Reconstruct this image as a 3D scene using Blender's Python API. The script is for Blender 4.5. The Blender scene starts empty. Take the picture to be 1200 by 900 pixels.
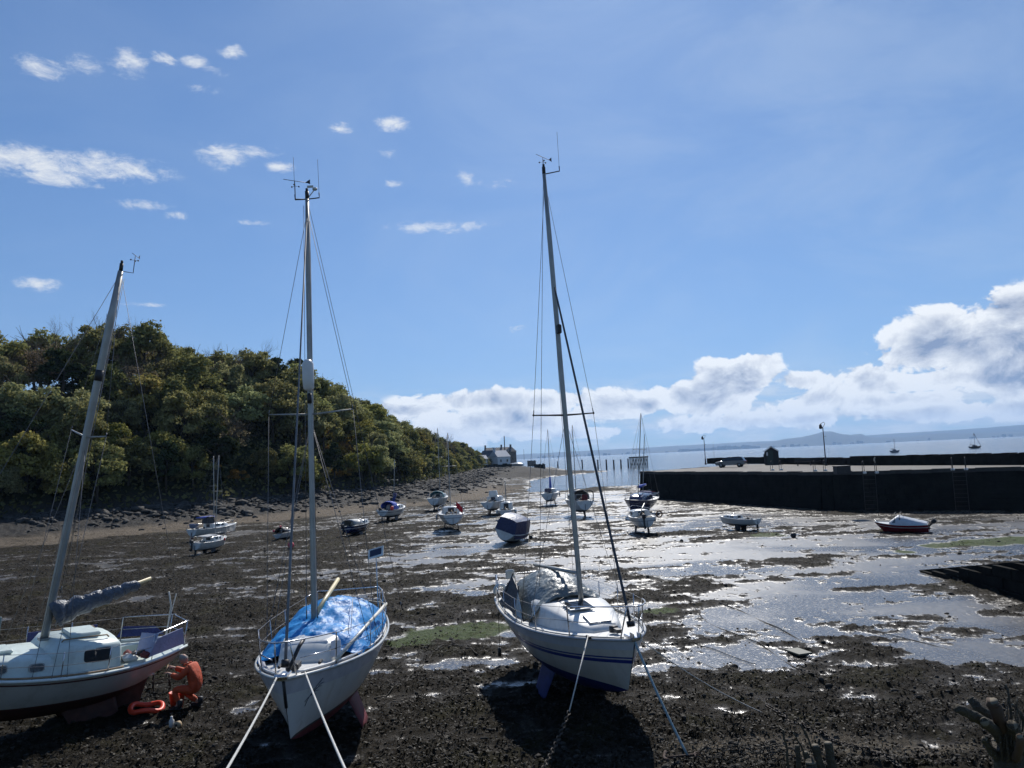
import bpy, math, random
import numpy as np
from math import sin, cos, pi, radians, sqrt, atan2, exp
from mathutils import Vector, Matrix, Quaternion
random.seed(7)
sc = bpy.context.scene
COL = sc.collection

# ------------------------------------------------------------------ camera
FPX, PITCH, ROLL, CH = 889.0, radians(5.65), radians(2.62), 5.5
_f = Vector((0, cos(PITCH), sin(PITCH))); _r0 = Vector((1, 0, 0)); _u0 = Vector((0, -sin(PITCH), cos(PITCH)))
_R = cos(ROLL) * _r0 - sin(ROLL) * _u0
_U = cos(ROLL) * _u0 + sin(ROLL) * _r0
EYE = Vector((0, 0, CH))
cam_d = bpy.data.cameras.new('camera'); cam = bpy.data.objects.new('camera', cam_d); COL.objects.link(cam)
cam_d.sensor_width = 36; cam_d.lens = FPX * 36 / 1200; cam_d.clip_start = 0.1; cam_d.clip_end = 60000
m = Matrix((( _R.x, _U.x, -_f.x, 0), (_R.y, _U.y, -_f.y, 0), (_R.z, _U.z, -_f.z, CH), (0, 0, 0, 1)))
cam.matrix_world = m
sc.camera = cam

def ray(px, py): return _f + _R * ((px - 600) / FPX) - _U * ((py - 450) / FPX)
def gnd(px, py, z=0.0):
    d = ray(px, py); return EYE + d * ((z - CH) / d.z)
def at(px, py, Y):
    d = ray(px, py); return EYE + d * (Y / d.y)
def size(n, p): return n * (p.y) / FPX          # photo pixels -> metres at that depth

# ------------------------------------------------------------------ noise
def _h(ix, iy, s):
    v = (ix.astype(np.int64) * 374761393 + iy.astype(np.int64) * 668265263 + s * 982451653) & 0xFFFFFFFF
    v = ((v ^ (v >> 13)) * 1274126177) & 0xFFFFFFFF
    return ((v ^ (v >> 16)) & 0xFFFF) / 65535.0
def vnoise(x, y, s=0):
    ix = np.floor(x); iy = np.floor(y); fx = x - ix; fy = y - iy
    fx = fx * fx * (3 - 2 * fx); fy = fy * fy * (3 - 2 * fy)
    a = _h(ix, iy, s); b = _h(ix + 1, iy, s); c = _h(ix, iy + 1, s); d = _h(ix + 1, iy + 1, s)
    return (a + (b - a) * fx) * (1 - fy) + (c + (d - c) * fx) * fy
def fbm(x, y, o=4, s=0, g=.5):
    t = 0; a = 1; n = 0
    for i in range(o):
        t = t + a * (vnoise(x + 17.3 * i, y - 9.1 * i, s + i) * 2 - 1); n += a; a *= g
        x, y = (x * .8 - y * .6) * 2.03, (x * .6 + y * .8) * 2.03
    return t / n
def sst(a, b, x):
    t = np.clip((x - a) / (b - a), 0, 1); return t * t * (3 - 2 * t)

# ------------------------------------------------------------------ materials
MATS = {}
def mat(name, col, rough=.5, metal=0., var=.12, vscale=6., bump=0., bscale=30., spec=.5, coat=0., dirt=None, dscale=2.):
    if name in MATS: return MATS[name]
    M = bpy.data.materials.new(name); M.use_nodes = True; n = M.node_tree.nodes; l = M.node_tree.links
    b = n['Principled BSDF']; b.inputs['Roughness'].default_value = rough; b.inputs['Metallic'].default_value = metal
    b.inputs['Specular IOR Level'].default_value = spec; b.inputs['Coat Weight'].default_value = coat
    tc = n.new('ShaderNodeTexCoord'); nz = n.new('ShaderNodeTexNoise'); nz.inputs['Scale'].default_value = vscale; nz.inputs['Detail'].default_value = 5
    l.new(tc.outputs['Object'], nz.inputs['Vector'])
    r = n.new('ShaderNodeValToRGB'); l.new(nz.outputs['Fac'], r.inputs['Fac'])
    r.color_ramp.elements[0].position = .3; r.color_ramp.elements[1].position = .7
    r.color_ramp.elements[0].color = tuple(c * (1 - var) for c in col) + (1,)
    r.color_ramp.elements[1].color = tuple(min(1, c * (1 + var)) for c in col) + (1,)
    out = r.outputs['Color']
    if dirt:
        nz2 = n.new('ShaderNodeTexNoise'); nz2.inputs['Scale'].default_value = dscale; nz2.inputs['Detail'].default_value = 8; nz2.inputs['Roughness'].default_value = .7
        mp = n.new('ShaderNodeMapping'); mp.inputs['Scale'].default_value = (1, 1, .5); l.new(tc.outputs['Object'], mp.inputs['Vector']); l.new(mp.outputs['Vector'], nz2.inputs['Vector'])
        mr = n.new('ShaderNodeMapRange'); mr.inputs[1].default_value = .5; mr.inputs[2].default_value = .75; mr.inputs[4].default_value = .7; l.new(nz2.outputs['Fac'], mr.inputs[0])
        mx = n.new('ShaderNodeMixRGB'); l.new(mr.outputs[0], mx.inputs[0]); l.new(out, mx.inputs[1]); mx.inputs[2].default_value = tuple(dirt) + (1,); out = mx.outputs[0]
    l.new(out, b.inputs['Base Color'])
    if bump:
        nb = n.new('ShaderNodeTexNoise'); nb.inputs['Scale'].default_value = bscale; nb.inputs['Detail'].default_value = 6; l.new(tc.outputs['Object'], nb.inputs['Vector'])
        bp = n.new('ShaderNodeBump'); bp.inputs['Strength'].default_value = bump; bp.inputs['Distance'].default_value = .05; l.new(nb.outputs['Fac'], bp.inputs['Height']); l.new(bp.outputs['Normal'], b.inputs['Normal'])
    MATS[name] = M; return M

# ------------------------------------------------------------------ mesh builder
class MB:
    def __init__(s): s.v = []; s.f = []; s.m = []; s.sm = []
    def add(s, vs, fs, mi=0, smooth=False):
        o = len(s.v); s.v += [tuple(v) for v in vs]
        for f in fs: s.f.append(tuple(i + o for i in f)); s.m.append(mi); s.sm.append(smooth)
        return s
    def box(s, c, d, rot=None, mi=0, top=1.0, bev=0):
        c = Vector(c); hx, hy, hz = d[0] / 2, d[1] / 2, d[2] / 2
        if bev:   # chamfered box: loft of 4 rings
            vs = []
            for z, k in ((-hz, bev), (-hz + bev, 0), (hz - bev, 0), (hz, bev)):
                t = top if z > 0 else 1
                x, y = (hx - k) * t, (hy - k) * t; b2 = bev * .7
                vs += [(-x + b2, -y, z), (x - b2, -y, z), (x, -y + b2, z), (x, y - b2, z), (x - b2, y, z), (-x + b2, y, z), (-x, y - b2, z), (-x, -y + b2, z)]
            fs = [tuple(range(7, -1, -1)), tuple(range(24, 32))]
            for k in range(3):
                for i in range(8): j = (i + 1) % 8; fs.append((k * 8 + i, k * 8 + j, k * 8 + 8 + j, k * 8 + 8 + i))
        else:
            vs = [(sx * hx * (top if sz > 0 else 1), sy * hy * (top if sz > 0 else 1), sz * hz) for sz in (-1, 1) for sx, sy in ((-1, -1), (1, -1), (1, 1), (-1, 1))]
            fs = [(3, 2, 1, 0), (4, 5, 6, 7), (0, 1, 5, 4), (1, 2, 6, 5), (2, 3, 7, 6), (3, 0, 4, 7)]
        vs = [Vector(v) for v in vs]
        if rot is not None: vs = [rot @ v for v in vs]
        return s.add([v + c for v in vs], fs, mi)
    def tube(s, pts, r, n=6, mi=0, cap=True, smooth=True, sy=1.0):
        pts = [Vector(p) for p in pts]; k = len(pts)
        rs = r if isinstance(r, (list, tuple)) else [r] * k
        vs = []; up = None
        for i, p in enumerate(pts):
            t = (pts[min(i + 1, k - 1)] - pts[max(i - 1, 0)])
            if t.length < 1e-9: t = Vector((0, 0, 1))
            t.normalize()
            if up is None:
                up = t.orthogonal().normalized()
                if abs(t.x) < .9: up = (Vector((1, 0, 0)) - t * t.x).normalized()
            else:
                up = (up - t * up.dot(t))
                up = up.normalized() if up.length > 1e-6 else t.orthogonal().normalized()
            w = t.cross(up)
            for j in range(n):
                a = 2 * pi * j / n; vs.append(p + (up * cos(a) + w * sin(a) * sy) * rs[i])
        fs = []
        for i in range(k - 1):
            for j in range(n):
                q = (j + 1) % n; fs.append((i * n + j, i * n + q, (i + 1) * n + q, (i + 1) * n + j))
        if cap: fs += [tuple(range(n - 1, -1, -1)), tuple(range((k - 1) * n, k * n))]
        return s.add(vs, fs, mi, smooth)
    def ball(s, c, r, n=10, k=7, mi=0, jit=0):
        c = Vector(c); rr = r if isinstance(r, (tuple, list)) else (r, r, r)
        vs = [c + Vector((0, 0, -rr[2]))]
        for i in range(1, k):
            a = -pi / 2 + pi * i / k
            for j in range(n):
                b = 2 * pi * j / n; q = 1 + random.uniform(-jit, jit)
                vs.append(c + Vector((cos(a) * cos(b) * rr[0] * q, cos(a) * sin(b) * rr[1] * q, sin(a) * rr[2] * q)))
        vs.append(c + Vector((0, 0, rr[2])))
        fs = [(0, 1 + (j + 1) % n, 1 + j) for j in range(n)]
        for i in range(k - 2):
            for j in range(n):
                q = (j + 1) % n; fs.append((1 + i * n + j, 1 + i * n + q, 1 + (i + 1) * n + q, 1 + (i + 1) * n + j))
        e = len(vs) - 1; o = 1 + (k - 2) * n
        fs += [(e, o + j, o + (j + 1) % n) for j in range(n)]
        return s.add(vs, fs, mi, jit == 0)
    def grid(s, rows, mi=0, smooth=True, flip=False):
        k = len(rows); n = len(rows[0]); vs = [p for r in rows for p in r]; fs = []
        for i in range(k - 1):
            for j in range(n - 1):
                q = (i * n + j, i * n + j + 1, (i + 1) * n + j + 1, (i + 1) * n + j)
                fs.append(q[::-1] if flip else q)
        return s.add(vs, fs, mi, smooth)
    def prism(s, poly, a, b, axis=1, mi=0):   # poly in the two other axes
        def P(p, t):
            return (t, p[0], p[1]) if axis == 0 else (p[0], t, p[1]) if axis == 1 else (p[0], p[1], t)
        n = len(poly); vs = [P(p, a) for p in poly] + [P(p, b) for p in poly]
        fs = [tuple(range(n)), tuple(range(2 * n - 1, n - 1, -1))] + [(i, n + i, n + (i + 1) % n, (i + 1) % n) for i in range(n)]
        return s.add(vs, fs, mi)
    def build(s, name, mats, parent=None, loc=None, rot=None, fix=True):
        me = bpy.data.meshes.new(name); me.from_pydata(s.v, [], s.f)
        if not isinstance(mats, (list, tuple)): mats = [mats]
        for q in mats: me.materials.append(q)
        me.polygons.foreach_set('material_index', s.m); me.polygons.foreach_set('use_smooth', s.sm)
        if fix and len(s.f) < 30000:
            import bmesh
            bm = bmesh.new(); bm.from_mesh(me); bmesh.ops.recalc_face_normals(bm, faces=bm.faces); bm.to_mesh(me); bm.free()
        me.update()
        o = bpy.data.objects.new(name, me); COL.objects.link(o)
        if parent is not None: o.parent = parent
        if loc is not None: o.location = loc
        if rot is not None: o.rotation_euler = rot
        return o

def tag(o, label=None, cat=None, group=None, kind=None):
    if label: o['label'] = label
    if cat: o['category'] = cat
    if group: o['group'] = group
    if kind: o['kind'] = kind
    return o
def empty(name, loc, rot=(0, 0, 0), label=None, cat=None, group=None):
    o = bpy.data.objects.new(name, None); COL.objects.link(o); o.location = loc; o.rotation_euler = rot; o.empty_display_size = .3
    return tag(o, label, cat, group)
def pose(loc, yaw, pitch, heel):
    return Matrix.Translation(loc) @ Matrix.Rotation(yaw, 4, 'Z') @ Matrix.Rotation(pitch, 4, 'Y') @ Matrix.Rotation(heel, 4, 'X')
def lerp(a, b, t): return a + (b - a) * t
# ------------------------------------------------------------------ sun, sky, clouds
SUN_AZ, SUN_EL = radians(9.0), radians(41.0)      # azimuth east of +Y
SV = Vector((sin(SUN_AZ) * cos(SUN_EL), cos(SUN_AZ) * cos(SUN_EL), sin(SUN_EL)))
ld = bpy.data.lights.new('sun', 'SUN'); ld.energy = 4.2; ld.angle = radians(.53); ld.color = (1, .955, .89)
lo = bpy.data.objects.new('sun', ld); COL.objects.link(lo); lo.rotation_euler = (-SV).to_track_quat('-Z', 'Y').to_euler()
W = bpy.data.worlds.new('World'); sc.world = W; W.use_nodes = True
N = W.node_tree.nodes; L = W.node_tree.links; N.clear()
def nd(t, **k):
    x = N.new(t)
    for a, b in k.items(): setattr(x, a, b)
    return x
def link(a, b):
    if hasattr(a, 'is_output') or isinstance(a, bpy.types.NodeSocket): L.new(a, b)
    else: b.default_value = a
def M1(op, a, b=None, c=None, clamp=False):
    x = nd('ShaderNodeMath', operation=op); x.use_clamp = clamp; link(a, x.inputs[0])
    if b is not None: link(b, x.inputs[1])
    if c is not None: link(c, x.inputs[2])
    return x.outputs[0]
def V1(op, a, b=None, c=None):
    x = nd('ShaderNodeVectorMath', operation=op); link(a, x.inputs[0])
    if b is not None: link(b, x.inputs[1])
    if c is not None: link(c, x.inputs[2])
    return x.outputs['Value'] if op == 'LENGTH' else x.outputs[0]
def smooth(x, a, b, lo_=0., hi_=1.):
    q = nd('ShaderNodeMapRange', interpolation_type='SMOOTHSTEP'); link(x, q.inputs[0]); q.inputs[1].default_value = a; q.inputs[2].default_value = b; q.inputs[3].default_value = lo_; q.inputs[4].default_value = hi_
    return q.outputs[0]
def mixc(f, a, b, blend='MIX'):
    q = nd('ShaderNodeMixRGB', blend_type=blend); link(f, q.inputs[0]); link(a, q.inputs[1]); link(b, q.inputs[2]); return q.outputs[0]
def noise(v, scale, detail=6, rough=.55, dist=0):
    q = nd('ShaderNodeTexNoise'); link(v, q.inputs['Vector']); q.inputs['Scale'].default_value = scale; q.inputs['Detail'].default_value = detail; q.inputs['Roughness'].default_value = rough; q.inputs['Distortion'].default_value = dist
    return q.outputs['Fac']
sky = nd('ShaderNodeTexSky', sky_type='NISHITA'); sky.sun_disc = False; sky.sun_elevation = SUN_EL; sky.sun_rotation = SUN_AZ
sky.air_density = 1.0; sky.dust_density = 0.25; sky.ozone_density = 3.0; sky.altitude = 0
tcn = nd('ShaderNodeTexCoord'); dirv = tcn.outputs['Generated']
sp = nd('ShaderNodeSeparateXYZ'); L.new(dirv, sp.inputs[0])
az = M1('ARCTAN2', sp.outputs[0], sp.outputs[1]); el = M1('ARCSINE', sp.outputs[2])
cmb = nd('ShaderNodeCombineXYZ'); L.new(az, cmb.inputs[0]); L.new(el, cmb.inputs[1]); ae = cmb.outputs[0]   # azimuth / elevation, radians
def blobs(lst):
    out = None
    for px, py, rx, ry, amp in lst:
        d = ray(px, py).normalized(); a0 = atan2(d.x, d.y); e0 = math.asin(d.z)
        v = V1('SUBTRACT', ae, (a0, e0, 0)); v = V1('MULTIPLY', v, (FPX / rx * .92, FPX / ry * .92, 1)); ln = V1('LENGTH', v)
        w = smooth(ln, 0, 1.75, amp, 0)
        out = w if out is None else M1('MAXIMUM', out, w)
    return out
cum = [(1130, 400, 62, 34, 1), (1178, 378, 48, 26, 1), (1196, 402, 60, 40, 1), (1080, 420, 40, 22, .9), (1120, 442, 110, 14, .85), (1020, 444, 26, 16, .9), (1190, 440, 60, 22, 1), (1300, 400, 120, 50, 1),
       (868, 438, 42, 22, 1), (885, 425, 26, 13, .9), (796, 464, 32, 18, .95), (840, 462, 50, 22, 1), (930, 446, 30, 11, .75), (765, 474, 24, 12, .8),
       (560, 470, 80, 14, .9), (650, 470, 70, 16, .9), (490, 480, 50, 9, .8), (600, 492, 120, 22, .85), (700, 480, 60, 18, .8), (960, 470, 80, 14, .62), (1060, 468, 90, 10, .7), (900, 492, 200, 12, .6), (1130, 480, 130, 12, .68), (650, 508, 170, 10, .6), (300, 520, 200, 20, .8)]
wis = [(150, 74, 16, 11, 1), (48, 80, 20, 9, .8), (98, 76, 18, 8, .5), (195, 68, 14, 5, .8), (226, 72, 13, 6, .9), (272, 60, 13, 6, .8), (250, 83, 15, 4, .7), (240, 105, 18, 4, .5), (30, 190, 60, 13, 1), (120, 195, 52, 11, 1), (60, 207, 40, 7, .9),
       (262, 182, 22, 12, .85), (326, 195, 14, 5, .95), (300, 178, 24, 6, .6), (400, 150, 11, 4.5, .95), (460, 146, 17, 7, .9), (455, 180, 12, 4, .6), (545, 210, 9, 8, .7), (580, 215, 20, 5, .5), (515, 266, 50, 6, .7), (165, 240, 25, 5, .6), (205, 252, 12, 4, .85), (46, 333, 16, 6, .95), (300, 261, 14, 3, .6), (462, 216, 14, 4, .55), (170, 357, 20, 2, .5), (605, 385, 10, 4, .6)]
v_st = V1('MULTIPLY', ae, (1, 1.35, 1))
n_big = noise(v_st, 14, 13, .60, .3)
n_up = noise(V1('MULTIPLY', V1('ADD', ae, (.004, .011, 0)), (1, 1.35, 1)), 14, 13, .60, .3)
cb = blobs(cum)
dens = M1('ADD', cb, M1('MULTIPLY', M1('SUBTRACT', n_big, .46), 2.2))
cmask = M1('MULTIPLY', smooth(dens, .40, .54), smooth(cb, .08, .22))
core = smooth(dens, .58, 1.1)
relief = M1('MULTIPLY', M1('SUBTRACT', n_big, n_up), 3.8)             # >0 where the puff ends above: lit rim
br = M1('ADD', M1('SUBTRACT', 1.0, M1('MULTIPLY', core, .72)), relief)
br = M1('MINIMUM', M1('MAXIMUM', br, .0), 1.0)
ccol = mixc(br, (2.6, 3.4, 5.2, 1), (10.4, 10.7, 11.0, 1))
# thin low haze bands of cloud near the horizon
n_band = noise(V1('MULTIPLY', ae, (1, 4.2, 1)), 11, 9, .6, .3)
band = M1('MULTIPLY', smooth(n_band, .40, .62), smooth(el, .115, .045))
bcol = mixc(smooth(n_band, .50, .72), (7.4, 8.0, 9.0, 1), (9.8, 10.0, 10.2, 1))
# wisps
n_w = noise(V1('MULTIPLY', ae, (1, 2.2, 1)), 30, 13, .72, .35)
wd = M1('ADD', blobs(wis), M1('MULTIPLY', M1('SUBTRACT', n_w, .5), 3.0))
wmask = M1('MULTIPLY', M1('MULTIPLY', smooth(wd, .10, 1.35), .9), smooth(blobs(wis), .02, .25))
# faint high veil
n_v = noise(V1('MULTIPLY', ae, (1, 2.2, 1)), 3.2, 9, .6, .6)
veil = M1('MULTIPLY', smooth(n_v, .36, .72), smooth(az, -.45, .45, .06, .26))
skyc = sky.outputs[0]
den = V1('ADD', V1('MULTIPLY', skyc, (.115, .088, .060)), (1, 1, 1)); skyc = V1('DIVIDE', V1('MULTIPLY', skyc, (.90, 1.16, 1.46)), den)   # soft shoulder round the glare
c = mixc(veil, skyc, (6.2, 7.5, 9.2, 1))
c = mixc(wmask, c, (9.2, 9.5, 9.8, 1))
c = mixc(M1('MULTIPLY', band, .72), c, bcol)
c = mixc(cmask, c, ccol)
bg = nd('ShaderNodeBackground'); bg.inputs['Strength'].default_value = .085; L.new(c, bg.inputs['Color'])
wo = nd('ShaderNodeOutputWorld'); L.new(bg.outputs[0], wo.inputs['Surface'])
sc.view_settings.view_transform = 'Standard'; sc.view_settings.look = 'None'; sc.view_settings.gamma = 1; sc.view_settings.exposure = 0.10
sc.render.engine = 'CYCLES'
sc.cycles.use_denoising = True; sc.cycles.max_bounces = 6; sc.cycles.diffuse_bounces = 2; sc.cycles.glossy_bounces = 3; sc.cycles.transparent_max_bounces = 8; sc.cycles.volume_bounces = 0
sc.cycles.sample_clamp_indirect = 6; sc.cycles.use_adaptive_sampling = True; sc.cycles.adaptive_threshold = .02
# ------------------------------------------------------------------ ground: one sheet with mud, beach, hillside
CURVE = [(-150, 40), (-95, 58), (-66, 70), (-52, 77), (-36.6, 93), (-21, 118), (-17.5, 150), (-17, 192), (-16, 260), (-15, 330), (-14, 420), (-60, 560)]   # foot of the wooded slope
def curve_dist(X, Y):
    best = np.full(X.shape, 1e9); par = np.zeros(X.shape)
    acc = 0
    for (ax, ay), (bx, by) in zip(CURVE[:-1], CURVE[1:]):
        dx, dy = bx - ax, by - ay; L2 = dx * dx + dy * dy; ln = sqrt(L2)
        t = np.clip(((X - ax) * dx + (Y - ay) * dy) / L2, 0, 1)
        qx = X - (ax + t * dx); qy = Y - (ay + t * dy); d = np.sqrt(qx * qx + qy * qy)
        side = np.sign(dx * qy - dy * qx); k = d < np.abs(best)
        best = np.where(k, d * np.where(side == 0, 1, side), best); par = np.where(k, acc + t * ln, par); acc += ln
    return best, par       # best>0 : landward (left)
_cp = [0]
for (ax, ay), (bx, by) in zip(CURVE[:-1], CURVE[1:]): _cp.append(_cp[-1] + math.hypot(bx - ax, by - ay))
CREST = [14, 14.5, 14.5, 14.3, 15.3, 15.5, 12, 9, 9, 9.5, 6, 6]
WIDE = [34, 32, 30, 28, 28, 28, 26, 26, 26, 26, 20, 20]
BEACH = [20, 20, 19, 17, 17, 20, 20, 20, 34, 36, 34, 30]
# shoreline polygon of the land spit (headland) beyond the bay
def headland(X, Y):
    # signed: positive inside land that ends in the spit at (30,258)
    top = 262 + np.clip(33 - X, 0, 60) * 4.2
    low = 206 + (X) * 1.72
    d = np.minimum(np.minimum(top - Y, Y - low) / 6.0, (33 - X) / 4.0)
    return d
BLOB = []   # (X,Y,sx,sy,amp)  amp<0 wet
def wb(px, py, sx, sy, amp):
    p = gnd(px, py); BLOB.append((p.x, p.y, sx * p.y / FPX, sy * p.y * p.y / (FPX * CH), amp))
for a in [(60, 722, 90, 5, -.5), (180, 705, 70, 7, -.9), (260, 690, 70, 7, -1.2), (350, 675, 60, 9, -1.2), (430, 662, 60, 12, -1.3), (500, 650, 55, 12, -1.3), (560, 640, 45, 10, -1.2),
          (850, 735, 60, 22, -1.25), (920, 750, 80, 26, -1.2), (1010, 705, 90, 22, -1.6), (1100, 725, 60, 24, -1.25), (900, 690, 90, 20, -.9), (1000, 665, 110, 10, -1.1), (820, 650, 90, 12, -.9), (720, 625, 70, 10, -.9), (800, 605, 70, 8, -.8), (1000, 640, 130, 9, -1.2), (930, 612, 80, 7, -.9),
          (660, 598, 50, 8, -1.0), (700, 582, 50, 5, -1.1), (620, 612, 50, 8, -1.0), (560, 596, 50, 6, -1.0), (640, 640, 50, 8, -.8), (670, 660, 60, 8, -.7), (500, 712, 36, 6, -.9), (455, 722, 30, 5, -.9), (545, 690, 45, 6, -.8), (640, 700, 40, 8, -.6), (520, 690, 30, 4, -.8), (530, 775, 50, 6, -.9),
          (1160, 770, 60, 16, -.9), (960, 790, 110, 12, -.7), (860, 782, 60, 12, -.8), (850, 835, 60, 6, -.9), (780, 800, 40, 10, -.4), (1100, 800, 70, 8, -.6), (700, 720, 60, 6, -.4),
          (1010, 762, 45, 9, 1.9), (1060, 752, 20, 5, 1.0), (1010, 691, 50, 4, 2.2), (960, 694, 50, 2.5, 1.9), (930, 712, 30, 3, 1.2), (925, 727, 18, 3.5, 1.2), (1090, 740, 30, 3, 1.0), (900, 655, 60, 4, .8), (1000, 838, 120, 18, .6), (820, 690, 60, 8, .8), (760, 690, 30, 14, .7), (770, 740, 40, 14, .9), (820, 800, 60, 10, .4),
          (700, 573, 40, 3.5, 1.6), (1120, 612, 60, 6, .9), (1150, 690, 40, 12, .8), (560, 660, 50, 8, .7), (480, 690, 60, 8, .8), (600, 720, 30, 8, .4), (330, 700, 60, 8, .8), (1000, 600, 200, 3, .5), (640, 850, 150, 40, .8), (750, 860, 90, 30, .5)]: wb(*a)
ALG = []
for px, py, sx, sy in [(570, 738, 30, 9), (500, 745, 36, 9), (550, 742, 30, 7), (470, 756, 20, 6), (1150, 636, 45, 4), (1190, 632, 40, 4), (1100, 640, 25, 2.5), (1060, 647, 12, 2), (770, 716, 22, 4), (900, 628, 20, 2)]:
    p = gnd(px, py); ALG.append((p.x, p.y, sx * p.y / FPX, sy * p.y * p.y / (FPX * CH), 1))
def gsum(lst, X, Y):
    t = np.zeros(X.shape)
    for x, y, sx, sy, a in lst: t += a * np.exp(-((X - x) / sx) ** 2 - ((Y - y) / sy) ** 2)
    return t
def ground_z(X, Y, full=False):
    s, par = curve_dist(X, Y)
    crest = np.interp(par, _cp, CREST); wide = np.interp(par, _cp, WIDE); bw = np.interp(par, _cp, BEACH)
    # mud relief
    lat = X / np.maximum(Y, 5)
    bias = 0.70 - .60 * sst(-.12, .16, lat) * sst(12, 19, Y) + .25 * sst(-.25, -.45, lat) + .38 * sst(21, 16, Y) + .22 * sst(-.08, -.2, lat) * sst(50, 30, Y)
    bias = bias + .56 * np.clip(gsum(BLOB, X, Y), -1.6, 2.6)
    n = fbm(X * .16, Y * .2, 4, 3) * 1.2 + fbm(X * .42 + Y * .12, Y * .8 - X * .1, 5, 11, .62) * 2.3 + fbm(X * 1.5, Y * 2.2, 4, 12, .65) * 1.15
    q = n + bias + .75 * fbm(X * 3.4, Y * 2.2, 4, 13, .65)
    mud = np.where(q > 0, .075 * np.power(np.maximum(q, 0), .8) * (1 + .55 * fbm(X * 5, Y * 5, 3, 31)), 0.0)
    mud += sst(.1, .8, q) * (.045 * fbm(X * 2.5, Y * 2.5, 4, 21, .65) + .022 * fbm(X * 11, Y * 11, 2, 5))
    mud = np.maximum(mud, 0) + .006 * fbm(X * 4, Y * 4, 3, 19)
    # beach
    b = sst(-1.0, 0.0, s / bw)
    rise = 1.9 * b ** 1.3 * (1 + .0 * X)
    z = mud * (1 - .5 * b) + rise
    rockz = sst(.32, .5, (s / bw + 1)) * (1 - sst(0, 4, s))
    z += rockz * .35 * np.abs(fbm(X * .9, Y * .9, 4, 44, .6))
    # hillside
    hs = np.clip(s / wide, 0, 1.0)
    hill = crest * (1 - (1 - hs) ** 1.7) * (1 + .10 * fbm(X * .06, Y * .06, 3, 9))
    z += np.where(s > 0, hill, 0) + np.where(s > 0, 1.2 * fbm(X * .25, Y * .25, 3, 8) * sst(0, 4, s), 0)
    # bay edge: falls below the water
    edge = np.interp(X, [-8, 2, 8, 13, 18, 30, 80], [400, 124, 122, 131, 131, 131, 131])
    hd = headland(X, Y)
    sea = sst(0, 10, Y - edge - 3 * fbm(X * .2, Y * .2, 3, 77)) * (1 - sst(-.6, .6, hd + .35 * fbm(X * .15, Y * .15, 3, 78)))
    sea = sea * (1 - sst(-1.25, -.95, s / bw))
    hl = sst(0, 5, hd) * 2.6 * (1 - sst(0, 25, X + 4))
    z = z + np.where(s < 0, hl * (1 - b), 0)
    z = z * (1 - sea) - 1.6 * sea
    if full: return z, q, s / bw, rockz, sea, hd, s
    return z
def gz(x, y): return float(ground_z(np.array([float(x)]), np.array([float(y)]))[0])

NR, NA = 1150, 1100
rr = 9.0 * np.exp(np.linspace(0, math.log(800 / 9.0), NR)); aa = np.linspace(radians(-50), radians(50), NA)
RR, AA = np.meshgrid(rr, aa, indexing='ij')
GX, GY = RR * np.sin(AA), RR * np.cos(AA)
Z, Q, SB, RK, SEA, HD, S = ground_z(GX, GY, True)
# colours (albedo) and roughness
def lay(base, col, w): return base * (1 - w[..., None]) + np.array(col) * w[..., None]
colr = np.zeros(GX.shape + (3,)) + np.array((.022, .018, .0132))
wetm = 1 - sst(-.03, .10, Q)
pt = fbm(GX * .5, GY * .5, 4, 60); p2 = fbm(GX * 3.1, GY * 3.1, 3, 61)
colr = lay(colr, (.034, .028, .020), sst(-.1, .5, pt) * .7)
weed = sst(.35, 1.3, Q + p2 * .7)
colr = lay(colr, (.0155, .0125, .007), weed * .8)
colr = lay(colr, (.034, .031, .012), sst(.15, .5, fbm(GX * .9, GY * .7, 3, 63)) * weed * .55)
colr = lay(colr, (.055, .050, .042), sst(.45, .8, vnoise(GX * 9, GY * 9, 66)) * (1 - weed * .7) * .55 * sst(60, 20, GY))
colr = lay(colr, (.068, .060, .050), wetm)
rough = .78 + .0 * GX; rough = rough * (1 - wetm) + (.19 + .14 * sst(-.30, .25, fbm(GX * .13, GY * .22, 4, 88))) * wetm
damp = sst(.9, .1, Q); rough = np.where(wetm < .99, rough - .27 * damp * (1 - wetm), rough)
al = np.clip(gsum(ALG, GX, GY) * 1.35 + .6 * fbm(GX * 1.4, GY * 1.2, 4, 70) - .15, 0, 1); al = sst(.35, .7, al)
colr = lay(colr, (.055, .085, .014), al * .85); rough = rough * (1 - al) + .55 * al
foresand = sst(.3, .8, gsum([(gnd(900, 878).x, gnd(900, 878).y, 2.2, .7, 1), (gnd(1090, 885).x, gnd(1090, 885).y, 1.5, .5, .8)], GX, GY) + .35 * fbm(GX * 1.5, GY * 2, 4, 71))
colr = lay(colr, (.16, .135, .10), foresand * .75 * (1 - al)); rough = np.maximum(rough, foresand * .6)
sand = sst(-1.0, -.86, SB + .10 * fbm(GX * .3, GY * .3, 3, 72)) * (1 - sst(-.62, -.5, SB + .12 * fbm(GX * .5, GY * .5, 3, 73)))
sand = sand * sst(0, .35, .5 + fbm(GX * .12, GY * .12, 3, 74)) * (1 - sst(130, 170, GY))
colr = lay(colr, (.19, .155, .115), sand * .8)
rough = np.where(sand > .3, .8, rough)
rk = np.clip(RK, 0, 1)
colr = lay(colr, (.052, .049, .045), rk); rough = rough * (1 - rk) + .7 * rk
gr = sst(0.5, 3, S); colr = lay(colr, (.030, .034, .014), gr); rough = rough * (1 - gr) + .9 * gr
hh = sst(.0, 1.0, HD) * (S < 0); colr = lay(colr, (.021, .019, .0165), hh * (1 - gr)); rough = np.maximum(rough, hh * .75)
me = bpy.data.meshes.new('ground')
nv = NR * NA; co = np.stack([GX, GY, Z], -1).reshape(-1, 3).astype(np.float32)
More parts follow.
